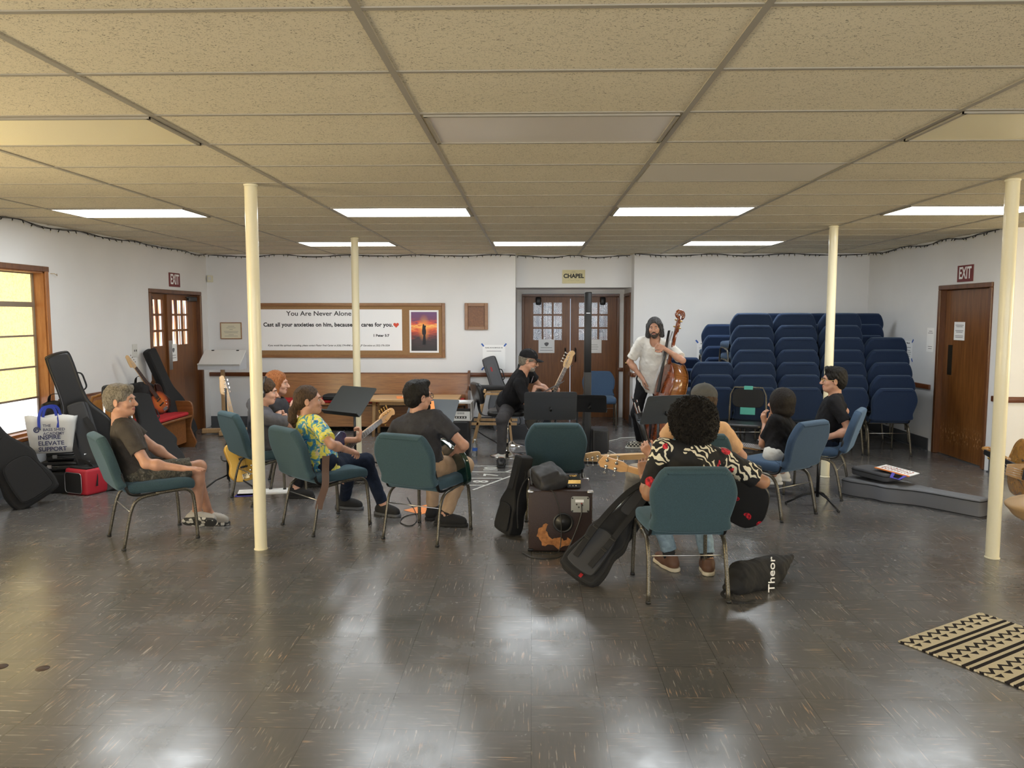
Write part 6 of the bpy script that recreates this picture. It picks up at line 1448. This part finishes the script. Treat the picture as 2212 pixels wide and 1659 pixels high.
# swivel chair
t = thing('swivel_chair', 'black vinyl swivel chair with a round chrome base under the instructor', 'chair', (-.30, 9.32, 0))
MB().use('chrome').lathe([(.205, 0), (.205, .008), (.17, .016), (.08, .035), (.03, .07), (.026, .16)], 36).build('base_disc', None, t); MB().use('chrome').cyl((0, 0, .1), (0, 0, .50), .022, 16).build('column', None, t)
MB().use('blackleather').slab(rrect(.46, .44, .10, 4), .50, .565, .028, 4, dome=.012).build('seat', None, t); MB().use('blackleather').slab(rrect(.36, .26, .08, 4), -.03, .03, .024, 4, X=frameM(Vector((-.36, .05, .76)), (.35, -.94, 0), (-.22, -.08, .97)), dome=.012).build('backrest', None, t)
MB().use('blackmetal').strap(spline([(-.05, 0, .49), (-.26, .0, .49), (-.33, .02, .54), (-.355, .04, .70)], 4), .04, .008, (0, 0, 1)).build('back_bracket', None, t)
t = thing('chrome_footrest', 'low chrome foot rest base on the floor behind the swivel chair', 'stool', fl(1106, 962)); MB().use('chrome').lathe([(.16, 0), (.16, .006), (.05, .03), (.02, .06)], 28).build('base_disc', None, t)
# column speaker
p = fl(1272, 1000); t = thing('tower_speaker', 'tall thin black column speaker in front of the chapel doors', 'speaker', (p.x-.02, 8.95, 0))
MB().use('blackplastic').box((0, 0, .55), (.085, .09, 1.0), None, .010, 2).build('lower_column', None, t); g_ = MB().use('blackmetal').box((0, 0, 1.50), (.080, .085, .92), None, .010, 2).build('upper_column', None, t)
MB().use('steel').box((-.0, -.0445, 1.72), (.045, .002, .006)).build('badge', None, g_); MB().use('blackplastic').box((.0, 0, .025), (.17, .22, .05), None, .012, 2).build('base', None, t)
t = thing('subwoofer', 'small black subwoofer box right of the column speaker base', 'speaker', (p.x+.13, 9.00, 0)); MB().use('blackplastic').box((0, 0, .195), (.19, .34, .39), None, .014, 2).build('cabinet', None, t)
b = MB().use('blackmetal')
for k in range(9): b.box((-.064+.016*k, -.171, .20), (.006, .003, .33))
b.build('grille', None, t)
# folding chair
t = thing('folding_chair', 'black padded folding chair with a green tag in front of the stacks', 'chair', (2.44, 8.92, 0), math.radians(-112)-PI/2)
MB().use('blackleather').slab(rrect(.40, .40, .07, 4), .43, .47, .016, 3, dome=.008).build('seat', None, t)
Xk = frameM(Vector((0, -.22, .52)), (1, 0, 0), (0, -.16, .98)); MB().use('blackcloth').slab(rrect(.36, .22, .07, 4, 0, .21), -.012, .012, .009, 3, X=Xk).build('backrest', None, t)
MB().use('tube').tube([Xk @ Vector(q) for q in [(-.205, -.30, 0), (-.205, .10, 0), (-.20, .25, 0), (-.16, .335, 0), (.16, .335, 0), (.20, .25, 0), (.205, .10, 0), (.205, -.30, 0)]], .011, 8).build('back_frame', None, t)
for s in (-1, 1): MB().use('tube').tube([(s*.205, -.19, .42), (s*.205, .24, 0)], .011, 8).build('leg', None, t); MB().use('tube').tube([(s*.19, .18, .42), (s*.19, -.26, 0)], .011, 8).build('leg', None, t)
MB().use('tube').cyl((-.19, -.2, .09), (.19, -.2, .09), .008).build('stretcher', None, t); gt = mat('green_tape', (.08, .38, .32), .7)
MB().use(gt).box((0, .33, 0), (.10, .045, .032), None, .004, X=Xk).build('green_tag', None, t); MB().use(gt).box((0, .06, .0), (.17, .09, .012), None, .004, X=Xk).build('green_tag', None, t)
# ================================================================ left corner clutter
t = thing('rolling_luggage_cart', 'luggage trolley with a chrome and black pull handle by the left wall', 'trolley', (-4.42, 8.15, 0), math.radians(35))
for s in (-1, 1): MB().use('chrome').cyl((s*.13, 0, .10), (s*.13, 0, .80), .012, 10).build('handle_tube', None, t)
MB().use('blackplastic').tube(spline([(-.13, 0, .78), (-.13, 0, .90), (-.10, 0, .945), (.10, 0, .945), (.13, 0, .90), (.13, 0, .78)], 4), .017, 10).build('grip', None, t); MB().use('blackmetal').box((0, -.12, .06), (.34, .30, .02)).build('base_plate', None, t)
for s in (-1, 1): MB().use('blackplastic').cyl((s*.17, .03, .05), (s*.20, .03, .05), .05, 16).build('wheel', None, t)
wood('amber_wood', (.30, .12, .025), (.48, .22, .06), (8, 8, 1), .3, coat=.5)
t = thing('wooden_chair', 'amber varnished wooden chair behind the gig bags at the left wall', 'chair', (-4.52, 8.02, 0), math.radians(15))
MB().use('amber_wood').slab(rrect(.42, .42, .10, 4), .43, .465, .012, 3).build('seat', None, t)
Xk = frameM(Vector((0, .20, .46)), (1, 0, 0), (0, .15, .98)); b = MB().use('amber_wood'); b.tube([Xk @ Vector(q+(0,)) for q in [(-.18, -.02), (-.185, .25), (-.15, .36), (-.06, .39), (.06, .39), (.15, .36), (.185, .25), (.18, -.02)]], .017, 8).build('back_frame', None, t)
MB().use('amber_wood').slab(rrect(.30, .26, .05, 3, 0, .20), -.006, .006, X=Xk).build('back_panel', None, t)
for x in (-.18, .18):
    for y in (-.18, .18): MB().use('amber_wood').tube([(x, y, .43), (x*1.08, y*1.08, 0)], [.019, .014], 8).build('leg', None, t)
def hardcase(label, c, d, rz, m='blackleather'):
    t = thing('briefcase', label, 'briefcase', (c[0], c[1], c[2]), math.radians(rz)); h = d[2]
    MB().use(m).box((0, 0, h*.25), (d[0], d[1], h*.46), None, .012, 2).build('lower_shell', None, t); MB().use(m).box((0, 0, h*.75), (d[0], d[1], h*.46), None, .012, 2).build('lid', None, t); MB().use('steel').box((0, 0, h*.5), (d[0]+.004, d[1]+.004, h*.08), None, .003).build('metal_band', None, t)
    for s in (-1, 1): MB().use('steel').box((s*d[0]*.32, -d[1]/2-.004, h*.5), (.04, .008, .035), None, .002).build('latch', None, t)
    MB().use('blackplastic').tube(spline([(-.06, -d[1]/2, h*.4), (-.05, -d[1]/2-.035, h*.4), (.05, -d[1]/2-.035, h*.4), (.06, -d[1]/2, h*.4)], 4), .008, 6).build('handle', None, t); return t
cb = fl(118, 1052)+Vector((.03, .20, 0)); t = thing('equipment_box', 'black equipment box at the bottom of the pile under the briefcases', 'box', (-4.52, 7.40, 0), math.radians(8)); MB().use('blackcloth').box((0, 0, .10), (.44, .40, .20), None, .02, 2).build('box_body', None, t); MB().use('steel').lathe([(.035, 0), (.035, .09)], 16, X=Matrix.Translation((.20, -.19, .02))).build('metal_can', None, t)
hardcase('black briefcase lower in the pile under the white tote', (-4.50, 7.42, .203), (.44, .34, .10), 12); hardcase('black briefcase on top of the other one, under the white tote', (-4.48, 7.43, .307), (.42, .32, .085), 20)
tb = Vector((-4.56, 7.22, .395)); Et = Euler((-.05, 0, .35)).to_matrix()
t = thing('tote_bag', 'white tote bag with blue handles and dark lettering on the briefcases', 'tote bag', tb)
vs = []; fs = []; rnd = random.Random(3); nx_, nz_ = 7, 6
for sy in (-1, 1):
    for j in range(nz_+1):
        for i in range(nx_+1):
            q = j/nz_; a_ = i/nx_-.5; dpt = (.055+.030*q)*(1-1.2*abs(a_)**3*4*.3); vs.append(Et @ Vector((a_*(.34+.08*q), sy*dpt+.006*math.sin(7*a_+5*q+sy), q*.35+.012*math.sin(a_*9+sy)*(q > .9))))
o = (nx_+1)*(nz_+1); id_ = lambda s_, j, i: s_*o+j*(nx_+1)+i
for j in range(nz_):
    for i in range(nx_): fs += [(id_(0, j, i), id_(0, j, i+1), id_(0, j+1, i+1), id_(0, j+1, i)), (id_(1, j, i+1), id_(1, j, i), id_(1, j+1, i), id_(1, j+1, i+1))]
    fs += [(id_(1, j, 0), id_(0, j, 0), id_(0, j+1, 0), id_(1, j+1, 0)), (id_(0, j, nx_), id_(1, j, nx_), id_(1, j+1, nx_), id_(0, j+1, nx_))]
for i in range(nx_): fs.append((id_(1, 0, i), id_(1, 0, i+1), id_(0, 0, i+1), id_(0, 0, i)))
tbo = MB().use('sole_white').raw(vs, fs, True).build('tote_body', None, t); md = tbo.modifiers.new('thick', 'SOLIDIFY'); md.thickness = .003
Xt = Euler((-.05, 0, .35)).to_matrix().to_4x4() @ frameM(Vector((0, -.086, .14)), (1, 0, 0), (0, -.08, 1))
dk = mat('logo_navy', (.03, .035, .10), .6)
text('lettering', 'THE\nBASS SHED\nACADEMY', .038, dk, Xt @ Matrix.Translation((-.055, .085, .006)), t, align='LEFT', bold=.0004); text('lettering', 'INSPIRE\nELEVATE\nSUPPORT', .056, dk, Xt @ Matrix.Translation((-.10, -.045, .006)), t, align='LEFT', bold=.0012)
MB().use(dk).tube([(-.105+.030*math.cos(a)*(1-a/14), .085+.030*math.sin(a)*(1-a/14), .006) for a in [k*.45 for k in range(24)]], .0055, 6, X=Xt).build('logo', None, t)
hb = mat('webbing_blue', (.02, .05, .42), .7)
for sy in (-.06, .05):
    MB().use(hb).strap([Euler((-.05, 0, .35)).to_matrix() @ Vector(q) for q in spline([(-.09, sy*1.3, .24), (-.085, sy*1.4, .35), (-.05, sy*1.3, .43), (.03, sy*1.3, .43), (.06, sy*1.4, .35), (.065, sy*1.3, .24)], 5)], .026, .004, (0, 1, 0)).build('handle', None, t)
t = thing('cooler_bag', 'red and black cooler bag on the floor in front of the black boxes', 'bag', (-4.27, 7.26, 0), math.radians(-22)); rc = mat('red_nylon', (.42, .015, .03), .55, bump=.2, bscale=200)
MB().use(rc).box((0, 0, .125), (.30, .24, .25), None, .03, 3).build('bag_body', None, t); MB().use('blackcloth').slab(rrect(.22, .19, .03, 3), 0, .006, X=frameM(Vector((-.02, -.121, .115)), (1, 0, 0), (0, 0, 1))).build('front_pocket', None, t); MB().use('steel').tube([(x-.02, -.128, z+.115) for x, z in rrect(.225, .195, .03, 3)], .003, 5, closed=True).build('piping', None, t)
MB().use('blackcloth').box((0, 0, .255), (.26, .20, .02), None, .008, 2).build('lid', None, t); MB().use('blackcloth').strap(spline([(-.13, 0, .2), (-.08, -.03, .30), (.08, -.04, .30), (.13, 0, .2), (.16, -.02, .08)], 4), .035, .005, (0, 1, 0)).build('strap', None, t)
# headphones worn by the seated man, name tags, strap over shoulders
for P_, nm in ((P6, 'white and red name tag stuck on the instructor\'s black tee'), (P7, 'white and red name tag stuck on the standing bassist\'s shirt')):
    c = P_['TS'](-.075, .128 if P_ is P6 else .125, .385)-P_['root']; X = Matrix((P_['rs'], P_['u'], P_['fs'])).transposed().to_4x4(); X.translation = c+P_['fs']*.012
    o = MB().use('paper').box((0, 0, 0), (.085, .055, .001)).use('redpaint').box((0, .020, .0004), (.085, .016, .001)).build('name_tag', None, P_['t']); o.matrix_local = X; o['label'] = nm
P_ = P2; b = MB().use('blackplastic'); b.tube(spline([P_['HL'](-.088, -.01, 0), P_['HL'](-.085, -.01, .08), P_['HL'](0, -.01, .135), P_['HL'](.085, -.01, .08), P_['HL'](.088, -.01, 0)], 5), .008, 8)
for s in (-1, 1): b.ball(P_['HL'](s*.094, -.005, -.01), (.020, .034, .038), 12)
tag(b.build('headphones', None, P_['t'], Matrix.Translation(-P_['root'])), 'black over-ear headphones')
MB().use('steel').ball(P2['HL'](.108, -.005, 0)-P2['root'], (.012, .02, .02), 10).build('ear_cup_cap', None, P2['t'])
